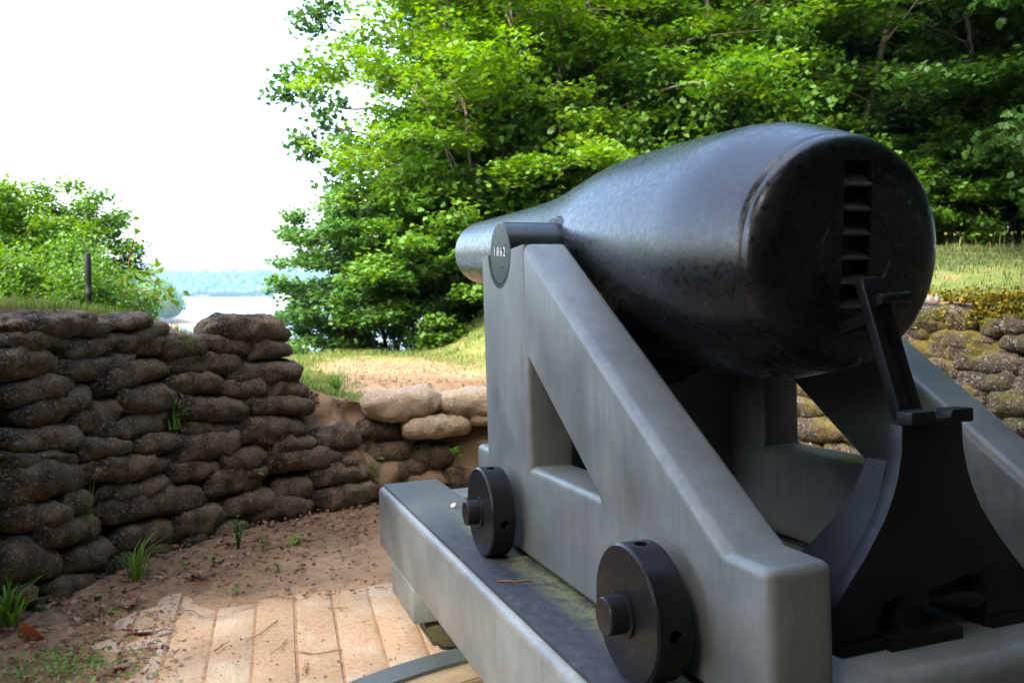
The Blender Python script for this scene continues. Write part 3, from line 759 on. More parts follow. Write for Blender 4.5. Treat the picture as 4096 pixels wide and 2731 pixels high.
# --- elevating stand (fixed to the carriage)
YS = -1.555; zb0 = .078
left = [(-.094, .606), (-.097, .54), (-.110, .48), (-.127, .435), (-.150, .388), (-.176, .350), (-.212, .302), (-.25, .258), (-.288, .215), (-.298, .195), (-.300, zb0)]
arch = [(-.172, zb0), (-.172, .155), (-.160, .185), (-.120, .196), (-.04, .198), (.06, .212), (.11, .222), (.140, .215), (.158, .195), (.160, zb0)]
right = [(-x, z) for x, z in left[::-1]]
prf = left + arch + right
st = link('elevating_stand', prism('stand', prf, YS, YS + .045, 'y', .004, 2, None, 30), M['iron'], car)
lft = [(x + .004, z) for x, z in left if z < .52]; lft[0] = (-.100, .515)
ins = lft + arch + [(-x, z) for x, z in lft[::-1]]
sb = prism('stand_body', ins, YS + .0455, YS + .110, 'y', 0, 1, None, 30)
for v_ in sb.vertices:
    if v_.co.y > YS + .08: v_.co.y += .085 * (max(0, .515 - v_.co.z) / .235) ** 1.3
link('stand_body', sb, M['iron'], st)
capm = prism('cap', [(-.096, .6065), (.096, .6065), (.096, .640), (.030, .640), (.022, .622), (-.018, .622), (-.024, .640), (-.096, .640)], YS - .033, YS + .018, 'y', .005, 3)
link('cap', capm, M['iron'], st)
for x in (-.235, .23):
    mb = MB(); mb.box((x - .062, YS - .012, zb0 - .002), (x + .062, YS + .15, zb0 + .028)); link('foot', mb.me('foot', False), M['iron'], st)
link('screw', lathe('screw', [(.001, .083), (.085, .083), (.085, .102), (.05, .108), (.05, .16), (.062, .165), (.062, .23), (.001, .23)], 28, 'z', 35), M['iron'], st).location = (-.05, YS + .06, 0)
mb = MB(); mb.box((-.168, YS - .03, .0825), (.05, YS + .2, .112)); link('screw_plate', mb.me('screw_plate', False), M['iron'], st)
hb = MB(); hb.tube([(-.02, YS + .05, .165), (.05, YS + .02, .163), (.09, YS + .01, .160), (.13, YS, .158), (.15, YS, .157)], [.008, .011, .021, .019, .006], 12); link('lever', hb.me('lever'), M['iron'], st)
# slotted elevating bar leaning on the breech
bb = prism('bar', [(-.036, 0), (.036, 0), (.036, .350), (.022, .372), (-.030, .372), (-.036, .364)], -.017, .017, 'y', .006, 3)
slot = prism('slot', [(-.012, .03), (.012, .03), (.012, .235), (.0, .249), (-.012, .235)], -.1, .1, 'y')
bb = cut(bb, [slot], 35)
bo = link('elevating_bar', bb, M['iron'], car); bo.location = (0.002, -1.478, .61); bo.rotation_euler = (-.27, -.075, 0)
link('pin', lathe('pin', [(.001, -.016), (.014, -.016), (.016, -.013), (.013, -.008), (.013, .082), (.001, .085)], 20, 'x', 35), M['iron'], bo).location = (0, -.030, .305)
mb = MB(); mb.box((-.020, -.0215, .287), (.020, -.0172, .323)); link('boss', mb.me('boss', False), M['iron'], bo)
mb = MB(); mb.box((-.034, .0172, .255), (.034, .115, .285)); link('tooth', mb.me('tooth', False), M['iron'], bo)

# --- chassis
ch = empty('traversing_chassis'); tag(ch, 'low grey timber chassis with iron topped rails under the gun carriage', 'gun chassis')
ch.matrix_world = CMW
RX0, RX1, RY0, RY1, RH = .83, .47, -3.0, 1.535, -.352
for s in (-1, 1):
    lo, hi = sorted((s * RX0, s * RX1))
    rail = prism('rail', [(RY0, RH), (RY1, RH), (RY1, -.013), (RY0, -.013)], lo, hi, 'x', .030, 5)
    ro = link('rail', rail, M['grey'], ch)
    a, b = sorted((s * .800, s * .493))
    mb = MB(); mb.box((a, RY0 + .1, -.0125), (b, 1.517, 0)); link('iron_plate', mb.me('iron_plate', False), M['plate'], ro)
link('front_bolster', prism('bolster', [(-.827, -.514), (.827, -.514), (.827, RH - .002), (-.827, RH - .002)], .686, 1.216, 'y', .008, 2), M['grey'], ch)
link('rear_bolster', prism('bolster', [(-.827, -.50), (.827, -.50), (.827, RH - .002), (-.827, RH - .002)], -2.6, -2.2, 'y', .008, 2), M['grey'], ch)
link('tongue_beam', prism('tongue', [(-.17, -.345), (.17, -.345), (.17, -.07), (-.17, -.07)], -2.15, 1.245, 'y', .01, 2), M['grey'], ch)
link('cross_tie', prism('tie', [(-.469, -.34), (.469, -.34), (.469, -.06), (-.469, -.06)], 1.25, 1.50, 'y', .01, 2), M['grey'], ch)
for s in (-1, 1):
    tw = lathe('traverse_wheel', [(.001, -.06), (.04, -.06), (.05, -.055), (.13, -.055), (.15, -.045), (.15, .045), (.13, .06), (.001, .06)], 48, 'y', 35)
    link('traverse_wheel', tw, M['brass'], ch).location = (s * .62, .765, -.512)
# curved traverse track: iron strip on a timber kerb
tk = empty('traverse_track', (.78, 1.98, 0)); tag(tk, 'curved iron track on a timber kerb under the chassis front', 'gun track')
TR = 2.10
def arc_strip(r0, r1, z0, z1, a0=R(40), a1=R(165), n=60):
    mb = MB(); th = np.linspace(a0, a1, n); v = []
    for a in th:
        for r, z in ((r0, z0), (r1, z0), (r1, z1), (r0, z1)): v.append((r * math.cos(a), r * math.sin(a), z))
    f = [(i * 4 + k, i * 4 + (k + 1) % 4, (i + 1) * 4 + (k + 1) % 4, (i + 1) * 4 + k) for i in range(n - 1) for k in range(4)] + [(0, 1, 2, 3), tuple((n - 1) * 4 + k for k in (3, 2, 1, 0))]
    mb.add(v, f); return mb.me('strip', True, 35)
link('timber_kerb', arc_strip(TR - .30, TR + .03, -.04, .028), M['sandstone'], tk)
link('iron_strip', arc_strip(TR - .135, TR - .005, .0282, .048), M['plate'], tk)
link('inner_kerb', arc_strip(TR - .29, TR - .165, .0284, .036), M['sandstone'], tk)

# ------------------------------------------------------------------ trees
def tree_data(seed, H, spread, base, trunk_r, n_br, leaf, per, lobed=False, stems=1, lean=(0, 0), flat=.38, layers=True, up=.35, sub=4, spray=.42):
    r = np.random.default_rng(seed); tm = MB(); sprays = []
    for st_ in range(stems):
        az0 = r.uniform(0, 6.28); off = .25 * (stems > 1)
        k = 9; t = np.linspace(0, 1, k)
        lx = lean[0] + r.normal(0, .10) + off * 1.5 * math.cos(az0); ly = lean[1] + r.normal(0, .10) + off * 1.5 * math.sin(az0)
        tp_ = np.stack([lx * H * .5 * t ** 1.4 + .05 * H * .4 * np.sin(t * 5 + az0) * t + off * .4 * math.cos(az0), ly * H * .5 * t ** 1.4 + .04 * H * .4 * np.cos(t * 4 + az0) * t + off * .4 * math.sin(az0), H * t * (1 - .06 * st_)], 1)
        tm.tube(tp_, trunk_r * (1 - .88 * t), 8)
        for b in range(n_br // stems):
            h = base + (1 - base) * ((b + r.uniform(0, 1)) / (n_br // stems)) ** .9
            h = min(h, .985); p0 = np.array([np.interp(h, t, tp_[:, i]) for i in range(3)])
            rel = (h - base) / (1 - base + 1e-6); L = spread * (.45 + .75 * math.sin(math.pi * min(1, .18 + .80 * rel)) ** .8) * r.uniform(.7, 1.15)
            az = b * 2.4 + r.uniform(-.5, .5); el = up * r.uniform(.4, 1.5) + .55 * rel ** 2
            q = np.linspace(0, 1, 6); d = np.array([math.cos(az) * math.cos(el), math.sin(az) * math.cos(el), math.sin(el)])
            pts = p0 + d * L * q[:, None]; pts[:, 2] -= L * .22 * q ** 2; pts += r.normal(0, .03 * L, pts.shape) * q[:, None]
            tm.tube(pts, (trunk_r * .34 * (1 - .75 * h)) * (1 - .85 * q) + .004, 5, False)
            for c in range(sub):
                f_ = .35 + .65 * (c + r.uniform(0, 1)) / sub; s0_ = np.array([np.interp(f_, q, pts[:, i]) for i in range(3)])
                a2 = az + r.choice([-1, 1]) * r.uniform(.4, 1.2); l2 = L * .42 * r.uniform(.5, 1.2) * (1.15 - .5 * f_)
                e2 = s0_ + np.array([math.cos(a2) * l2, math.sin(a2) * l2, l2 * r.uniform(-.05, .35)])
                tm.tube([s0_, (s0_ + e2) / 2 + [0, 0, .03], e2], [.010, .007, .004], 4, False)
                for w in (.45, .75, 1.0): sprays.append(s0_ + (e2 - s0_) * w + r.normal(0, .05, 3))
            sprays.append(pts[-1])
    S = np.array(sprays)
    n = len(S) * per; c = np.repeat(S, per, 0); rad = spray * np.sqrt(r.uniform(0, 1, n)); a = r.uniform(0, 2 * np.pi, n)
    c = c + np.stack([rad * np.cos(a), rad * np.sin(a), r.normal(0, .05 if layers else .16, n) - .10 * rad], 1)
    tint = np.clip(np.repeat(r.normal(.5, .20, len(S)), per) + r.normal(0, .16, n), 0, 1)
    return tm.me('trunk', True, 60), leaf_cards(c, leaf, tint=tint, flat=flat, lobed=lobed, droop=.22)
def tree(name, data, leafm, barkm, loc, rz=0, sc=1.0, label=None, cat='tree', group=None):
    tr0, cr = data if isinstance(data, tuple) else (None, None)
    o = empty(name, loc, rz); o.scale = (sc, sc, sc)
    tag(o, label, cat, group)
    return o
PROTO = {}
def plant_tree(kind, name, x, y, rz, sc, leafm, label, group=None, cat='tree', z=None, barkm='bark'):
    """The first of a kind builds its meshes; every later one shares them."""
    o = empty(name, (x, y, ground_z(x, y) - .1 if z is None else z), rz); o.scale = (sc,) * 3
    tag(o, label, cat, group)
    tk_ = PROTO[kind]
    t0 = link('trunk', tk_[0], M[barkm], o)
    key = (kind, leafm)
    if key not in PROTO:
        lo = leaf_object('crown', [tk_[1]], M[leafm], o); PROTO[key] = lo.data
    else: link('crown', PROTO[key], None, o)
    return o
PROTO['maple'] = tree_data(11, 6.2, 2.1, .12, .055, 62, .078, 52, True, 3, (.0, .0), .36, True, .35, 4, .34)
PROTO['maple_b'] = tree_data(12, 7.0, 2.2, .10, .06, 60, .08, 50, True, 2, (.1, 0), .36, True, .35, 4, .36)
PROTO['tall'] = tree_data(13, 14, 4.2, .16, .16, 60, .19, 26, False, 1, (0, 0), .45, True, .3, 5, .65)
PROTO['tall_b'] = tree_data(14, 16, 4.4, .22, .19, 56, .20, 26, False, 1, (.05, 0), .45, True, .25, 5, .7)
PROTO['oak'] = tree_data(15, 13, 4.4, .18, .2, 44, .17, 30, True, 1, (0, 0), .7, False, .25, 5, .5)
PROTO['bush'] = tree_data(16, 2.3, 1.15, .05, .03, 52, .068, 36, True, 5, (0, 0), .6, False, .6, 3, .24)
PROTO['young'] = tree_data(18, 2.7, 1.25, .04, .028, 46, .085, 26, True, 3, (0, 0), .42, True, .5, 4, .25)
PROTO['sapling'] = tree_data(17, 3.0, .8, .15, .018, 44, .062, 26, True, 4, (0, 0), .45, True, .7, 3, .22)
GR_WOOD = 'trees of the wood behind the gun'
WOODLABEL = 'leafy green tree in the dense wood behind the cannon'
# front trees, placed by where they stand in the photograph
def spot(u, Y): return at(u, 1132, Y)[0], Y
x, y = spot(2100, 13.0); plant_tree('maple', 'maple_tree', x, y, .4, 1.0, 'leaf_bright', 'bright yellow green slender maple leaning out above the muzzle', barkm='bark_pale')
x, y = spot(2230, 15.5); plant_tree('maple_b', 'maple_tree', x, y, 2.0, 1.1, 'leaf_bright', 'tall yellow green maple at the sky edge of the wood', barkm='bark_pale')
x, y = spot(2450, 13.5); plant_tree('maple_b', 'maple_tree', x, y, 1.1, 1.0, 'leaf_bright', 'light green maple with thin dark stems right above the muzzle', barkm='bark')
ox, oy = spot(1950, 17.5); oz = ground_z(ox, oy) - .1
ob = tag(empty('oak_tree', (ox, oy, oz)), 'dark green oak whose branches hang out against the white sky', 'tree')
O_ = np.array([ox, oy, oz]); om = MB(); oc = []
def od(u, v, Y=16.2): return at(u * 1.7415, v * 1.7415, Y) - O_
om.tube([(0, 0, 0), (.1, 0, 2.5), (-.1, -.1, 5), (.1, 0, 8.2)], [.17, .14, .11, .04], 8)
for limb, cl in ((((1080, 330), (900, 255), (790, 250), (700, 215), (625, 208)), ((622, 208), (655, 200), (690, 212), (722, 232), (752, 256), (655, 172), (690, 160), (722, 158), (650, 228), (780, 240), (712, 195), (760, 180))),
                 (((1080, 360), (900, 330), (800, 300), (725, 300), (695, 335)), ((693, 332), (708, 352), (702, 310), (735, 280), (765, 300), (795, 318), (722, 348), (684, 320))),
                 (((1080, 420), (920, 420), (840, 400), (770, 405)), ((765, 400), (790, 420), (775, 440), (815, 395), (840, 420), (752, 425), (800, 385), (870, 430))),
                 (((1050, 120), (900, 60), (790, 45), (720, 30)), ((715, 28), (700, 60), (735, 70), (735, 20), (760, 40), (690, 45), (780, 15))),
                 (((1080, 480), (960, 490), (880, 470)), ((880, 470), (910, 500), (850, 500), (940, 470), (830, 520)))):
    P_ = np.array([od(*q) for q in limb]); P_[0] = P_[1] * .35 + np.array([0, 0, P_[1][2] * .55]); P_ = catmull(P_, 4)
    om.tube(P_, np.linspace(.035, .006, len(P_)), 5, False)
    for q in cl:
        c = od(*q) + rng.normal(0, .03, 3); j = P_[np.argmin(np.linalg.norm(P_ - c, axis=1))]
        om.tube([j, (j + c) / 2 + [0, 0, .04], c], [.008, .006, .004], 4, False)
        oc.append(c + rng.normal(0, 1, (44, 3)) * np.array([.15, .15, .10]))
oc.append(rng.normal(0, 1, (5200, 3)) * np.array([1.0, .9, 1.5]) + np.array([.6, .6, 5.2]))
link('trunk', om.me('trunk'), M['bark'], ob); leaf_object('crown', [leaf_cards(np.concatenate(oc), .125, flat=.6, lobed=True, droop=.3)], M['leaf_dark'], ob)
x, y = spot(1600, 14.6); plant_tree('maple', 'maple_tree', x, y, 1.7, .50, 'leaf_mid', 'low young maple behind the glossy embrasure shrubs')
x, y = spot(1790, 14.9); plant_tree('maple_b', 'maple_tree', x, y, 3.7, .62, 'leaf_bright', 'young yellow green maple left of the muzzle')
x, y = spot(1960, 14.8); plant_tree('maple_b', 'maple_tree', x, y, 5.2, .95, 'leaf_bright', 'yellow green maple filling the sky edge above the shrubs')
sx, sy = spot(1930, 12.3); sz = ground_z(sx, sy) - .1
so = tag(empty('maple_tree', (sx, sy, sz)), 'slender maple with two bare pale stems rising behind the muzzle', 'tree')
O2 = np.array([sx, sy, sz]); sm = MB(); sc_ = []
for pl, r0 in ((((1930, 1130), (1895, 900), (1850, 770), (1800, 640), (1770, 545), (1690, 400), (1600, 320), (1500, 290)), .042), (((1945, 1130), (1925, 830), (1890, 690), (1870, 560), (1860, 430), (1800, 330), (1760, 200), (1790, 60), (1800, -60)), .038),
               (((1850, 770), (1740, 755), (1640, 775), (1560, 800)), .016), (((2230, 1100), (2262, 760), (2240, 500), (2232, 300), (2300, 150), (2400, 40)), .035), (((2240, 500), (2200, 380), (2170, 200), (2120, 40)), .02)):
    P_ = catmull(np.array([at(u, v, 12.3 + .3 * math.sin(v * .01)) - O2 for u, v in pl]), 4); sm.tube(P_, np.linspace(r0, r0 * .25, len(P_)), 7, False)
    for q in P_[len(P_) // 2:]:
        for _ in range(4):
            e = q + rng.normal(0, 1, 3) * np.array([.42, .42, .14]) + [0, .25, .05]; sm.tube([q, (q + e) / 2 + [0, 0, .03], e], [.007, .005, .003], 4, False)
            sc_.append(e + rng.normal(0, 1, (42, 3)) * np.array([.17, .17, .045]))
link('trunk', sm.me('trunk'), M['bark_pale'], so); leaf_object('crown', [leaf_cards(np.concatenate(sc_), .082, flat=.36, lobed=True, droop=.2)], M['leaf_bright'], so)
x, y = spot(2900, 14); plant_tree('maple', 'maple_tree', x, y, 3.3, 1.15, 'leaf_mid', 'mid green layered tree standing above the middle of the barrel')
x, y = spot(3350, 13.5); plant_tree('maple_b', 'maple_tree', x, y, 4.4, 1.15, 'leaf_mid', 'layered green tree standing straight above the breech')
x, y = spot(4000, 13.5); plant_tree('maple', 'maple_tree', x, y, 5.4, 1.2, 'leaf_dark', 'dark green layered tree at the right edge above the grass bank')
k = 0
for yy, n, k0, k1, hs in ((16.5, 7, 2650, 4500, .55), (20, 9, 2400, 4700, .64), (25, 10, 2250, 4900, .78), (32, 11, 2100, 5200, .95)):
    for i in range(n):
        u = k0 + (k1 - k0) * (i + random.uniform(.1, .9)) / n; Y = yy + random.uniform(-1.2, 1.2); x, y = spot(u, Y)
        kd = ('tall', 'tall_b', 'oak')[k % 3]
        plant_tree(kd, 'wood_tree', x, y, random.uniform(0, 6), hs * random.uniform(.85, 1.1), 'leaf_mid', WOODLABEL, GR_WOOD, z=max(ground_z(x, y), -3) - .2); k += 1
# bushes under the wood edge and left shrubs
bush_spots = [(1400, 12.6, .70, 'leaf_blue', 'glossy green shrub at the far edge of the embrasure beside the river'), (1570, 12.9, .85, 'leaf_blue', 'large glossy green shrub in the middle of the embrasure edge'),
              (1740, 12.7, .85, 'leaf_mid', 'green shrub left of the grey post at the embrasure edge'), (1900, 13.1, 1.1, 'leaf_mid', 'green shrub just behind the gun muzzle'), (1250, 13.2, .55, 'leaf_blue', 'leftmost small shrub of the embrasure edge against the river'),
              (1840, 14.6, 1.0, 'leaf_mid', 'tall green shrub behind the embrasure shrubs')]
for u, Y, sc, lm, lab in bush_spots:
    x, y = spot(u, Y); plant_tree('young', 'shrub', x, y, u * .01, sc * 1.05, lm, lab, cat='shrub')
for u, Y, kd, sc, lm, lab in ((60, 8.2, 'bush', .50, 'leaf_bright', 'yellow green shrub at the left picture edge above the wall'), (240, 8.8, 'bush', .55, 'leaf_mid', 'green shrub left of the black post'), (395, 8.2, 'bush', .42, 'leaf_mid', 'dark rounded shrub right of the black post'),
                              (110, 9.6, 'sapling', .74, 'leaf_bright', 'tall thin sapling rising above the left shrubs'), (240, 9.8, 'sapling', .70, 'leaf_bright', 'upright sapling just left of the black post'), (330, 10, 'sapling', .68, 'leaf_mid', 'shorter sapling leaning above the black post'),
                              (-80, 10.5, 'bush', .8, 'leaf_mid', 'dense green bush at the far left behind the saplings'), (520, 9.4, 'bush', .27, 'leaf_bright', 'low viny shrub at the right end of the left shrubs')):
    x, y = spot(u, Y); plant_tree(kd, 'shrub' if kd == 'bush' else 'sapling', x, y, u * .02, sc, lm, lab, cat='shrub' if kd == 'bush' else 'sapling', z=.75 if kd == 'bush' else .6)

# understory filling the wood edge
k = 0
for u in range(2050, 4500, 150):
    Y = 13.6 + 1.0 * ((k * 7) % 3) + 1.2 * (u > 3300); x, y = spot(u + random.uniform(-40, 40), Y)
    plant_tree('bush', 'undergrowth_shrub', x, y, k * 1.3, random.uniform(1.0, 1.5), 'leaf_mid', 'green undergrowth shrub in the shade of the wood edge', 'undergrowth shrubs of the wood edge', cat='shrub'); k += 1
for i in range(9):
    u = 2300 + 260 * i; Y = 17 + 1.5 * (i % 3); x, y = spot(u, Y)
    plant_tree('maple_b' if i % 2 else 'maple', 'understory_maple', x, y, i * 2.1, random.uniform(1.0, 1.4), 'leaf_mid', 'layered green understory maple inside the wood', 'understory maples inside the wood')

for i, u in enumerate((3700, 3860, 4010, 4160, 4320)):
    x, y = spot(u, 13.0 + .5 * (i % 2)); plant_tree('young', 'undergrowth_shrub', x, y, i * 1.7, .62 + .1 * (i % 3), ('leaf_mid', 'leaf_dark')[i % 2], 'low shrub growing where the grass bank meets the wood', 'low shrubs along the top of the grass bank', cat='shrub')
for u, Y, sc, lab in ((3560, 15.2, 1.0, 'dark layered maple right behind the breech'), (3800, 14.8, 1.05, 'dark layered maple standing over the right grass bank'), (4150, 15.0, 1.1, 'dark layered maple cut by the right picture edge')):
    x, y = spot(u, Y); plant_tree('maple', 'maple_tree', x, y, u * .3, sc, 'leaf_dark', lab)

for i in range(6):  # unseen oaks, added to cut the light coming in from the right
    x, y = 7.3 + 1.3 * (i % 2), -.5 + 2.0 * i
    plant_tree('oak', 'wood_tree', x, y, i * 1.9, .62, 'leaf_dark', 'unseen dark oak added right of the gun pit to block light', 'oaks right of the gun pit', z=1.2)

# big unseen trees behind the camera: crowns shaped to shade the gun pit
def in_patch(c):
    """True where a leaf would shade the sunlit part of the planks."""
    t = c[:, 2] / SUN_DIR.z; gx, gy = c[:, 0] - SUN_DIR.x * t, c[:, 1] - SUN_DIR.y * t
    a, b = plank_uv(gx, gy)
    jag = .10 * np.sin(gx * 9 + gy * 4) + .07 * np.sin(gx * 17 - gy * 13)
    return (a > -1.02 + jag) & (a < 1.3 + jag) & (b < 1.02 + jag * .8) & (b > -2.2)
SHADE = [(-5.2, -1.6, 4.3, 'broad shade tree standing left behind the viewer'), (.2, -3.6, 4.4, 'broad shade tree standing right behind the viewer'), (4.6, -1.8, 4.0, 'broad shade tree standing right of the pit entrance'),
         (-5.5, -8.5, 4.6, 'far shade tree at the left of the row behind the viewer'), (3.4, -9.2, 4.6, 'far shade tree at the right of the row behind the viewer')]
for i, (x, y, rad, lab) in enumerate(SHADE):
    o = empty('shade_tree', (x, y, .2)); tag(o, lab, 'tree')
    n = 950; th = rng.uniform(0, 2 * np.pi, n); rr = rad * np.sqrt(rng.uniform(0, 1, n)); zz = 7.2 + 2.6 * rng.uniform(-1, 1, n) * np.sqrt(1 - (rr / rad) ** 2 * .8)
    S = np.stack([x + rr * np.cos(th), y + rr * np.sin(th), zz], 1)
    c = np.repeat(S, 16, 0) + rng.normal(0, 1, (n * 16, 3)) * np.array([.26, .26, .12])
    c = c[~in_patch(c)]  # leaves left out of the crown to open the sun patch
    leaf_object('crown', [leaf_cards(c - np.array([x, y, .2]), .26, flat=.4)], M['leaf_dark'], o)
    tm = MB(); tm.tube([(0, 0, -.3), (.05, .02, 2), (-.05, .1, 5), (0, 0, 8)], [.3, .24, .19, .06], 10)
    for j in range(26):
        e = S[j * 30] - np.array([x, y, .2]); h = random.uniform(3.6, 6.5); tm.tube([(0, .05, h), e * .5 + np.array([0, 0, (h + e[2]) / 2 - e[2] * .5 + .3]), e], [.08, .045, .01], 5, False)
    link('trunk', tm.me('trunk'), M['bark'], o)
for i in range(26):  # unseen tree rows, added to darken the surroundings behind the camera
    if i < 18: x, y = -16 + 1.9 * i + random.uniform(-.6, .6), -11.5 - 2.6 * (i % 3) + random.uniform(-.6, .6)
    else: x, y = 10 + 1.6 * (i % 2), -8 + 1.9 * (i - 18)
    plant_tree('tall_b' if i % 2 else 'oak', 'wood_tree', x, y, i, .78, 'leaf_dark', 'unseen dark leafy tree in the darkening row behind the viewer', 'trees behind the viewer', z=-1.6)
for i in range(14):
    x, y = (-12 + 1.8 * i, -8.6 + random.uniform(-.6, .6)); plant_tree('bush', 'undergrowth_shrub', x, y, i, 1.5, 'leaf_dark', 'dark shrub under the trees behind the viewer', 'shrubs behind the viewer', cat='shrub', z=-.2)

# ------------------------------------------------------------------ grass, weeds, litter
def blades(P, h, w, m, name, lean=.5, tint=None):
    n = len(P); az = rng.uniform(0, 2 * np.pi, n); h = h * rng.uniform(.45, 1.3, n); w = w * rng.uniform(.6, 1.3, n)
    d = np.stack([np.cos(az), np.sin(az), np.zeros(n)], 1); s = np.stack([-np.sin(az), np.cos(az), np.zeros(n)], 1)
    ln = lean * rng.uniform(.1, 1.3, n)
    mid = P + d * (h * ln * .35)[:, None] + np.array([0, 0, 1.]) * (h * .6)[:, None]; tip = P + d * (h * ln)[:, None] + np.array([0, 0, 1.]) * (h * (1 - .25 * ln))[:, None]
    v = np.stack([P - s * w[:, None] / 2, P + s * w[:, None] / 2, mid + s * w[:, None] * .4, mid - s * w[:, None] * .4, tip], 1)
    b = np.arange(n)[:, None] * 5; f = np.concatenate([b + np.array([[0, 1, 2]]), b + np.array([[0, 2, 3]]), b + np.array([[3, 2, 4]])])
    t = np.tile(rng.uniform(0, 1, n) if tint is None else tint, 3)
    return (v.reshape(-1, 3), f, t)
def scatter(n, box, dens):
    P = []
    while len(P) < n:
        x, y = rng.uniform(box[0], box[1]), rng.uniform(box[2], box[3])
        s = s_near(x, y); o = (np.array([x, y]) - cv_at(s)) @ cn_at(s)
        if o < .12: continue
        if rng.uniform() < dens(x, y, o): P.append((x, y, ground_z(x, y) - .005))
    return np.array(P)
def gdens(x, y, o):
    s = (x - .53) * GX[0] + (y - 3.43) * GX[1]
    bare = ss(-.75, -.25, np.array(s)) * ss(1.3, .7, np.array(s)) * ss(11.6, 10.6, np.array(y))
    nz = noise.noise(Vector((x * 1.4, y * 1.4, 0))) * .5 + .5
    return float((1 - .97 * bare) * ss(.28, .62, np.array(nz)) * (.25 + .75 * ss(.1, .6, np.array(o))) + .02)
P1 = scatter(19000, (-4.2, -.2, 4.0, 12.6), gdens); P2 = scatter(34000, (2.2, 8.8, 4.2, 13.6), lambda x, y, o: max(gdens(x, y, o), .35))
P0 = scatter(7000, (-3.9, -1.9, 3.6, 6.6), lambda x, y, o: float(ss(1.6, .5, np.array(o))) * (.25 + .75 * float(ss(.35, .6, np.array(noise.noise(Vector((x * 2.2, y * 2.2, 4))) * .5 + .5)))))
tag(leaf_object('grass', [blades(P1, .075, .007, None, ''), blades(P0, .085, .006, None, '', tint=rng.uniform(.3, 1, len(P0)))], M['grass']), 'short patchy grass on the parapet and around the embrasure', 'grass', kind='stuff')
tag(leaf_object('bank_grass', [blades(P2, .065, .007, None, '', .9)], M['grass_dull']), 'long grass on the bank right of the breech', 'grass', kind='stuff')
# tall pale stalks along the wood edge on the right
P3 = scatter(160, (3.4, 8.5, 10.8, 13.4), lambda x, y, o: .8)
tag(leaf_object('tall_grass', [blades(P3, .24, .010, None, '', .8, rng.uniform(.7, 1, len(P3))), leaf_cards(P3 + np.array([0, 0, .22]), .05, tint=rng.uniform(.8, 1, len(P3)), flat=1.2)], M['grass']), 'pale seeding tall grass along the foot of the wood', 'grass', kind='stuff')
# golden moss on top of the mossy wall
Pm = []
for _ in range(3000):
    s = rng.uniform(s_near(2.3, 6.3), s_near(4.2, 4.2)); o = abs(rng.normal(.06, .16)); p = cv_at(s) + cn_at(s) * (o + .10 + BATTER * 1.5)
    if noise.noise(Vector((p[0] * 2.6, p[1] * 2.6, 9))) > -.12: Pm.append((p[0], p[1], ground_z(*p) + .04 * ss(.3, 0, np.array(o)) + rng.normal(0, .012)))
for _ in range(3000):
    u, v = rng.uniform(3620, 4230), rng.normal(1225, 34)
    if v > 1320 or v < 1150: continue
    p = face_hit_fast(u, v, -.095 + .05 * rng.uniform())
    if noise.noise(Vector((p[0] * 3.2, p[2] * 5 + p[1] * 3, 2))) > -.25 + (v - 1215) * .004: Pm.append(tuple(p))
tag(leaf_object('moss_cushion', [leaf_cards(np.array(Pm), .034, flat=.9)], M['moss']), 'golden moss cushion spreading over the top of the mossy sandbags', 'moss', kind='stuff')

def tuft(p, n, h, w, label, lean=.9, m='weed', name='grass_tuft', dirs=None):
    o = empty(name, tuple(p)); P = rng.normal(0, .018, (n, 3)); P[:, 2] = 0
    leaf_object('blade_clump', [blades(P, h, w, None, '', lean)], M[m], o); return tag(o, label, 'weed')
def sprout(p, n, leaf, h, label, name='weed_sprout', m='weed', spread=.5, flower=False):
    """A small broad-leaved plant: stem part and leaf part."""
    o = empty(name, tuple(p)); st_ = MB(); C = []
    for k in range(max(1, n // 4)):
        a = rng.uniform(0, 6.28); e = np.array([math.cos(a) * h * spread * rng.uniform(.2, 1), math.sin(a) * h * spread * rng.uniform(.2, 1), h * rng.uniform(.6, 1.05)])
        st_.tube([(0, 0, -.02), e * .5 + [0, 0, .1 * h], e], [.003, .0025, .0015], 4, False)
        for q in np.linspace(.4, 1, 4): C.append(e * q + rng.normal(0, leaf * .45, 3))
    link('stem', st_.me('stem'), M['weed'], o)
    leaf_object('foliage', [leaf_cards(np.array(C), leaf, flat=.45)], M[m], o)
    if flower:
        for f_ in rng.normal(0, .03, (6, 3)) + np.array([0, 0, h * 1.0]): leaf_object('flower', [leaf_cards(f_ + rng.normal(0, .003, (4, 3)), .016, flat=1)], M['moss'], o)
    return tag(o, label, 'weed')
D = 1.7415
def wallp(u, v): return face_hit(u * D, v * D, -.06)
def floorp(u, v): return on_z(u * D, v * D, .035)
tuft(floorp(312, 1338), 46, .26, .011, 'big spiky grass tuft growing at the foot of the dark wall')
tuft(floorp(20, 1462) + np.array([0, 0, .05]), 46, .24, .014, 'broad bladed grass clump at the left picture edge')
tuft(hit(770 * D, 905 * D), 60, .22, .011, 'grass clump hanging over the embrasure edge beside the pale bags')
tuft(wallp(400, 985), 30, .16, .007, 'thin grass tuft growing from a joint high in the dark wall')
tuft(wallp(205, 1215), 14, .30, .004, 'wispy dry grass stems hanging in the gap of the dark wall', .3, 'grass')
tuft(wallp(430, 800), 26, .10, .006, 'dry grass tuft trailing over the top bags of the dark wall', .9, 'grass')
sprout(wallp(405, 978), 26, .035, .17, 'yellow flowered weed in the middle of the dark wall', flower=True)
sprout(wallp(598, 1112), 4, .085, .10, 'single pale green sprout with long leaves in the dark wall')
sprout(floorp(228, 1408), 6, .085, .07, 'broad leaved seedling on the earth below the wall')
sprout(floorp(547, 1265), 36, .028, .22, 'slender round leaved weed climbing the wall foot', spread=.2)
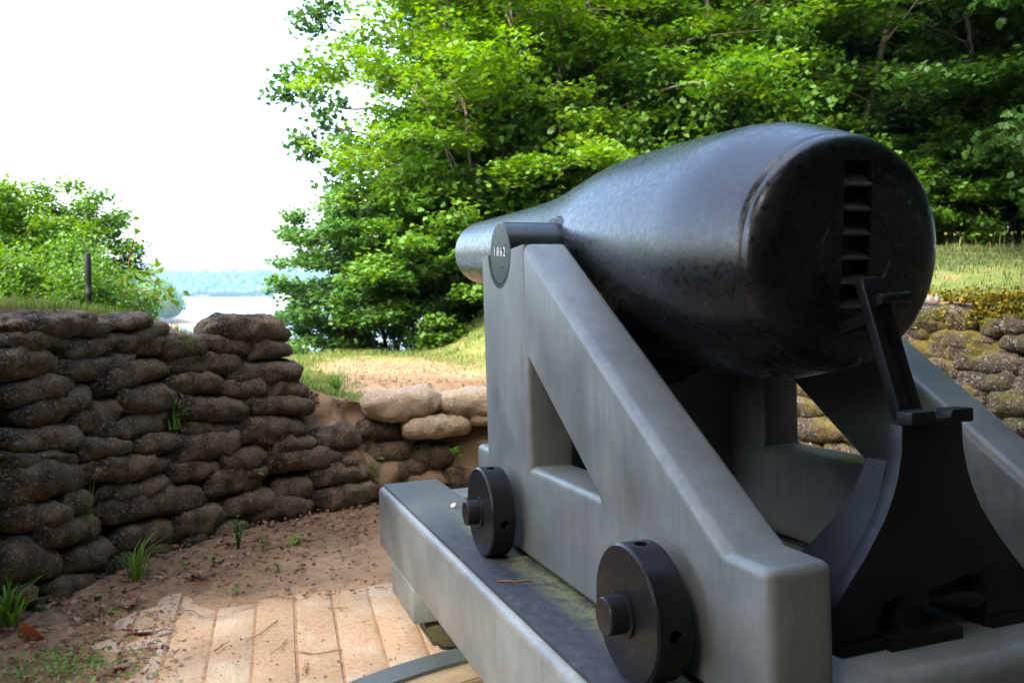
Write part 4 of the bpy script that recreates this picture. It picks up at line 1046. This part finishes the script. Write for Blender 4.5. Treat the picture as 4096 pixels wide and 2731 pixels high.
sprout(floorp(604, 1262), 14, .028, .10, 'tiny round leaved weed right of the slender one', spread=.3)
sprout(wallp(1052, 1062), 10, .06, .10, 'green maple seedling in the eroded bank by the carriage')
sprout(wallp(868, 1092), 12, .04, .12, 'small weed in the corner of the eroded bank and wall')
sprout(wallp(690, 992), 6, .03, .06, 'tiny weed at the right end of the dark wall')
sprout(floorp(432, 1308), 8, .035, .05, 'tiny green weed under the middle of the wall')
sprout(floorp(492, 1300), 8, .035, .05, 'small clover weed right of the middle of the wall foot')
sprout(floorp(640, 1308), 10, .03, .04, 'sparse weed patch on the open earth')
cl = rng.normal(0, 1, (420, 3)) * np.array([.17, .12, .0]) + floorp(135, 1545); cl[:, 2] = .05 + rng.uniform(0, .05, 420)
tag(leaf_object('clover_patch', [leaf_cards(cl, .024, flat=.5)], M['weed']), 'low green ground cover patch in the lower left corner', 'ground cover', kind='stuff')
sprout(hit(3885, 1420) if hit(3885, 1420)[2] > .3 else face_hit(3885, 1400), 8, .06, .09, 'pale green seedling on the mossy wall')
for u, v in ((640, 693), (1500, 740), (330, 690)):
    pass
# vine with round leaves at the right end of the left shrubs
vo = empty('vine', tuple(at(520, 1190, 8.0))); vm = MB(); C = []
for (u0, v0, u1, v1) in ((500, 1200, 545, 935), (480, 1180, 690, 1250), (470, 1150, 640, 1120), (560, 1130, 705, 1245)):
    a, b = at(u0, v0, 8.0) - at(520, 1190, 8.0), at(u1, v1, 7.9) - at(520, 1190, 8.0); q = np.linspace(0, 1, 7)[:, None]
    pts = a + (b - a) * q + np.array([0, 0, .12]) * np.sin(q * 3.1); vm.tube(pts, .006, 4, False)
    for k in range(26): C.append(a + (b - a) * rng.uniform() + np.array([0, 0, .1]) + rng.normal(0, .05, 3))
link('stem', vm.me('stem'), M['twig'], vo); leaf_object('foliage', [leaf_cards(np.array(C), .075, flat=.8)], M['leaf_bright'], vo)
tag(vo, 'round leaved vine trailing from the left shrubs toward the river', 'vine')

# fallen leaves
def oak_leaf(p, size, m, label, rz, name='fallen_leaf'):
    k = 13; L_ = []; 
    for i in range(k):
        t = i / (k - 1); w = (.10 + .30 * math.sin(math.pi * t) ** .8) * (1.0 if i % 2 else .52) * (t < .97)
        L_.append((w, t))
    pl = [(w, t) for w, t in L_] + [(-w, t) for w, t in L_[::-1]]
    cup = lambda x, t: .35 * x * x + .10 * math.sin(t * 4 + rz) + .06 * math.sin(9 * x + 5 * t)
    v = [(x * size, (t - .5) * size, cup(x, t) * size) for x, t in pl] + [(0, (t - .5) * size, cup(0, t) * size) for _, t in L_]
    f = []; n = len(pl)
    for i in range(k - 1): f += [(i, i + 1, n + i + 1, n + i), (n - 1 - i, n + i, n + i + 1, n - 2 - i)]
    me = mesh('leaf', v, f); a = me.attributes.new('tint', 'FLOAT', 'FACE'); a.data.foreach_set('value', np.full(len(f), rng.uniform(.2, 1), np.float32))
    o = link(name, me, M[m]); o.location = tuple(p); o.rotation_euler = (rng.normal(0, .25), rng.normal(0, .25), rz); tag(o, label, 'fallen leaf'); return o
oak_leaf(floorp(82, 1472) + [0, 0, .04], .19, 'rust_leaf', 'large rust brown oak leaf standing at the lower left', 2.6).rotation_euler = (.9, .2, 2.7)
oak_leaf(floorp(668, 1242), .14, 'weed', 'yellow green oak leaf fallen at the wall foot', 2.2)
oak_leaf(floorp(541, 1353), .07, 'weed', 'small green leaf lying alone on the earth', .4)
oak_leaf(floorp(503, 1287), .12, 'dead', 'brown leaf lying just under the wall right of its middle', .5)
oak_leaf(floorp(440, 1318), .14, 'dead', 'pinkish brown lobed leaf on the earth below the wall', 1.4)
oak_leaf(floorp(315, 1443), .15, 'dead', 'pale curled leaf at the buried plank end', 1.9)
oak_leaf(floorp(185, 1500), .13, 'dead', 'tan crumpled leaf near the lower left corner', .9)
oak_leaf(floorp(270, 1525), .12, 'dead', 'whitish broken leaf on the edge of the planks', 2.9)
oak_leaf(floorp(228, 1455), .09, 'dead', 'small pale leaf behind the rust brown oak leaf', 2.0)
oak_leaf(floorp(300, 1382), .12, 'dead', 'brown leaf between the grass tuft and the planks', .2)
C = []
for _ in range(1500):
    s = rng.uniform(s_near(-2.6, 3.6), s_near(-1.0, 6.3)); o = -abs(rng.normal(0, .35)) - .03; p = cv_at(s) + cn_at(s) * o; C.append((p[0], p[1], .045 + .05 * ss(-.4, 0, np.array(o)) + rng.uniform(0, .012)))
for _ in range(500):
    p = on_z(rng.uniform(0, 700), rng.uniform(2380, 2731), .03); C.append((p[0], p[1], .03 + rng.uniform(0, .01)))
tag(leaf_object('leaf_litter', [leaf_cards(np.array(C), rng.uniform(.012, .045, len(C)), flat=.4)], M['dead']), 'brown leaf crumbs and needles strewn along the wall foot', 'leaf litter', kind='stuff')
Cn = MB()
for _ in range(420):
    s = rng.uniform(s_near(-2.6, 3.6), s_near(-1.0, 6.3)); o = -abs(rng.normal(0, .30)) - .02; p = cv_at(s) + cn_at(s) * o; a = rng.uniform(0, 6.28); l_ = rng.uniform(.02, .07); z = .05 + rng.uniform(0, .03)
    Cn.tube([(p[0], p[1], z), (p[0] + l_ * math.cos(a), p[1] + l_ * math.sin(a), z + rng.uniform(-.01, .01))], .0016, 3, False)
tag(link('needle_litter', Cn.me('needles'), M['twig']), 'dry needles and twig bits strewn along the wall foot', 'litter', kind='stuff')
# small stones and grit on the open earth
C = MB()
for _ in range(420):
    u, v = rng.uniform(200, 1640), rng.uniform(2080, 2731); p = on_z(u, v, .012); a = rng.uniform(.002, .006); g = lathe_pts(a, a * .6, 5, 4); C.add(g[0] * rng.uniform(.7, 1.3, 3) + p, g[1])
for _ in range(900):
    u, v = rng.uniform(1180, 2000), rng.normal(1480, 70); p = hit(u, v)
    if p[2] < .4 or p[1] > 12: continue
    a = rng.uniform(.006, .024); g = lathe_pts(a, a * .55, 6, 4); C.add(g[0] * rng.uniform(.6, 1.4, 3) + p, g[1])
for _ in range(500):
    u, v = rng.uniform(300, 1500), rng.uniform(2060, 2380); p = on_z(u, v, .025); a = rng.uniform(.004, .014); g = lathe_pts(a, a * .5, 6, 4); C.add(g[0] * rng.uniform(.6, 1.4, 3) + p, g[1])
tag(link('grit', C.me('grit'), M['clod']), 'brown grit and crumbs scattered over the earth and planks', 'grit', kind='stuff')
TW = [(1196,2395,1075,2391), (1130,2560,1020,2640), (870,2600,960,2560), (1380,2592,1250,2590), (1100,2480,1065,2545), (700,2440,850,2470), (1240,2700,1265,2660), (1500,2350,1560,2345), (1300,2440,1380,2432), (940,2410,1010,2425), (640,2360,720,2330), (960,2300,1120,2350)]
TL = ['longest twig by the lit far edge of the planks', 'bent twig lying across the middle plank joint', 'pale root like twig left on the planks', 'dark knobbly twig near the track', 'small twig standing across a plank joint', 'twig at the far left of the lit planks',
      'curved twig close to the curved track', 'small twig on the earth near the chassis', 'twig lying right on the planks before the chassis', 'short twig at the far edge of the planks', 'thin twig in the leaf litter under the wall', 'thin root trace on the shaded earth']
for (a, b, c, d), lab in zip(TW, TL):
    p, q = on_z(a, b, .012), on_z(c, d, .012); m_ = MB(); k = 8; t = np.linspace(0, 1, k)[:, None]
    w = np.cumsum(rng.normal(0, .013, (k, 3)), 0) * [1, 1, .15]; pts = p + (q - p) * t + w; pts[:, 2] = np.abs(pts[:, 2]) * .5 + .008
    m_.tube(pts, np.linspace(.0034, .0014, k), 5); m_.tube([pts[4], pts[4] + (pts[5] - pts[3]) * .4 + rng.normal(0, .03, 3) * [1, 1, 0]], [.003, .0015], 4)
    tag(link('twig', m_.me('twig'), M['twig']), lab, 'twig')
# snail shell on the rail plate, twig on the plate
def on_plate(u, v, z=.004):
    inv = CMW.inverted(); o = inv @ Vector((0, 0, EYE)); d = inv.to_3x3() @ Vector(wray(u, v)); t = (z - o.z) / d.z; return CMW @ (o + d * t)
m_ = MB(); g = lathe_pts(.013, .011, 12, 8); m_.add(g[0], g[1]); g = lathe_pts(.008, .006, 10, 6); m_.add(g[0] + np.array([.006, 0, .008]), g[1])
o = link('snail_shell', m_.me('shell'), M['shell']); o.location = on_plate(1814, 2022, .010); tag(o, 'tiny white snail shell on the dark rail plate', 'snail shell')
m_ = MB(); a, b = np.array(on_plate(1985, 2322)), np.array(on_plate(2130, 2322)); t = np.linspace(0, 1, 7)[:, None]; m_.tube(a + (b - a) * t + rng.normal(0, .004, (7, 3)) * [1, 1, 0], .003, 5)
tag(link('twig', m_.me('twig'), M['twig']), 'orange brown twig lying on the dark rail plate', 'twig')
# weathered log end on the right bank, black post on the left mound
p = hit(3725, 1215); lo = MB(); lo.tube([p + [-.30, .15, -.02], p + [-.1, .05, .03], p + [.03, 0, .02], p + [.07, 0, .0]], [.07, .075, .06, .02], 10)
tag(link('log', lo.me('log'), M['log']), 'grey weathered log lying on the bank right of the breech', 'log')
p = at(358, 1240, 7.6); q = at(356, 1008, 7.6); po_ = MB(); hgt = q[2] - p[2] + .5
o = link('metal_post', lathe('post', [(.001, -.5), (.024, -.5), (.024, hgt * .12), (.031, hgt * .13), (.031, hgt * .16), (.024, hgt * .17), (.024, hgt * .25), (.028, hgt * .26), (.028, hgt - .52), (.024, hgt - .51), (.001, hgt - .51)], 16, 'z'), M['post'])
o.location = tuple(p); tag(o, 'black post standing among the left shrubs', 'post')

# ------------------------------------------------------------------ haze
hz = MB(); hz.box((-3700, -200, -29.5), (3700, 3800, 60)); ho = link('haze', hz.me('haze', False))
hm = bpy.data.materials.new('haze'); hm.use_nodes = True; nt_ = hm.node_tree; nt_.nodes.remove(nt_.nodes['Principled BSDF'])
pv = nt_.nodes.new('ShaderNodeVolumePrincipled'); pv.inputs['Density'].default_value = .00026; pv.inputs['Color'].default_value = (.25, .40, .56, 1)
nt_.links.new(pv.outputs[0], nt_.nodes['Material Output'].inputs['Volume']); ho.data.materials.append(hm); tag(ho, 'thin pale summer haze over the river valley', 'haze', kind='stuff')
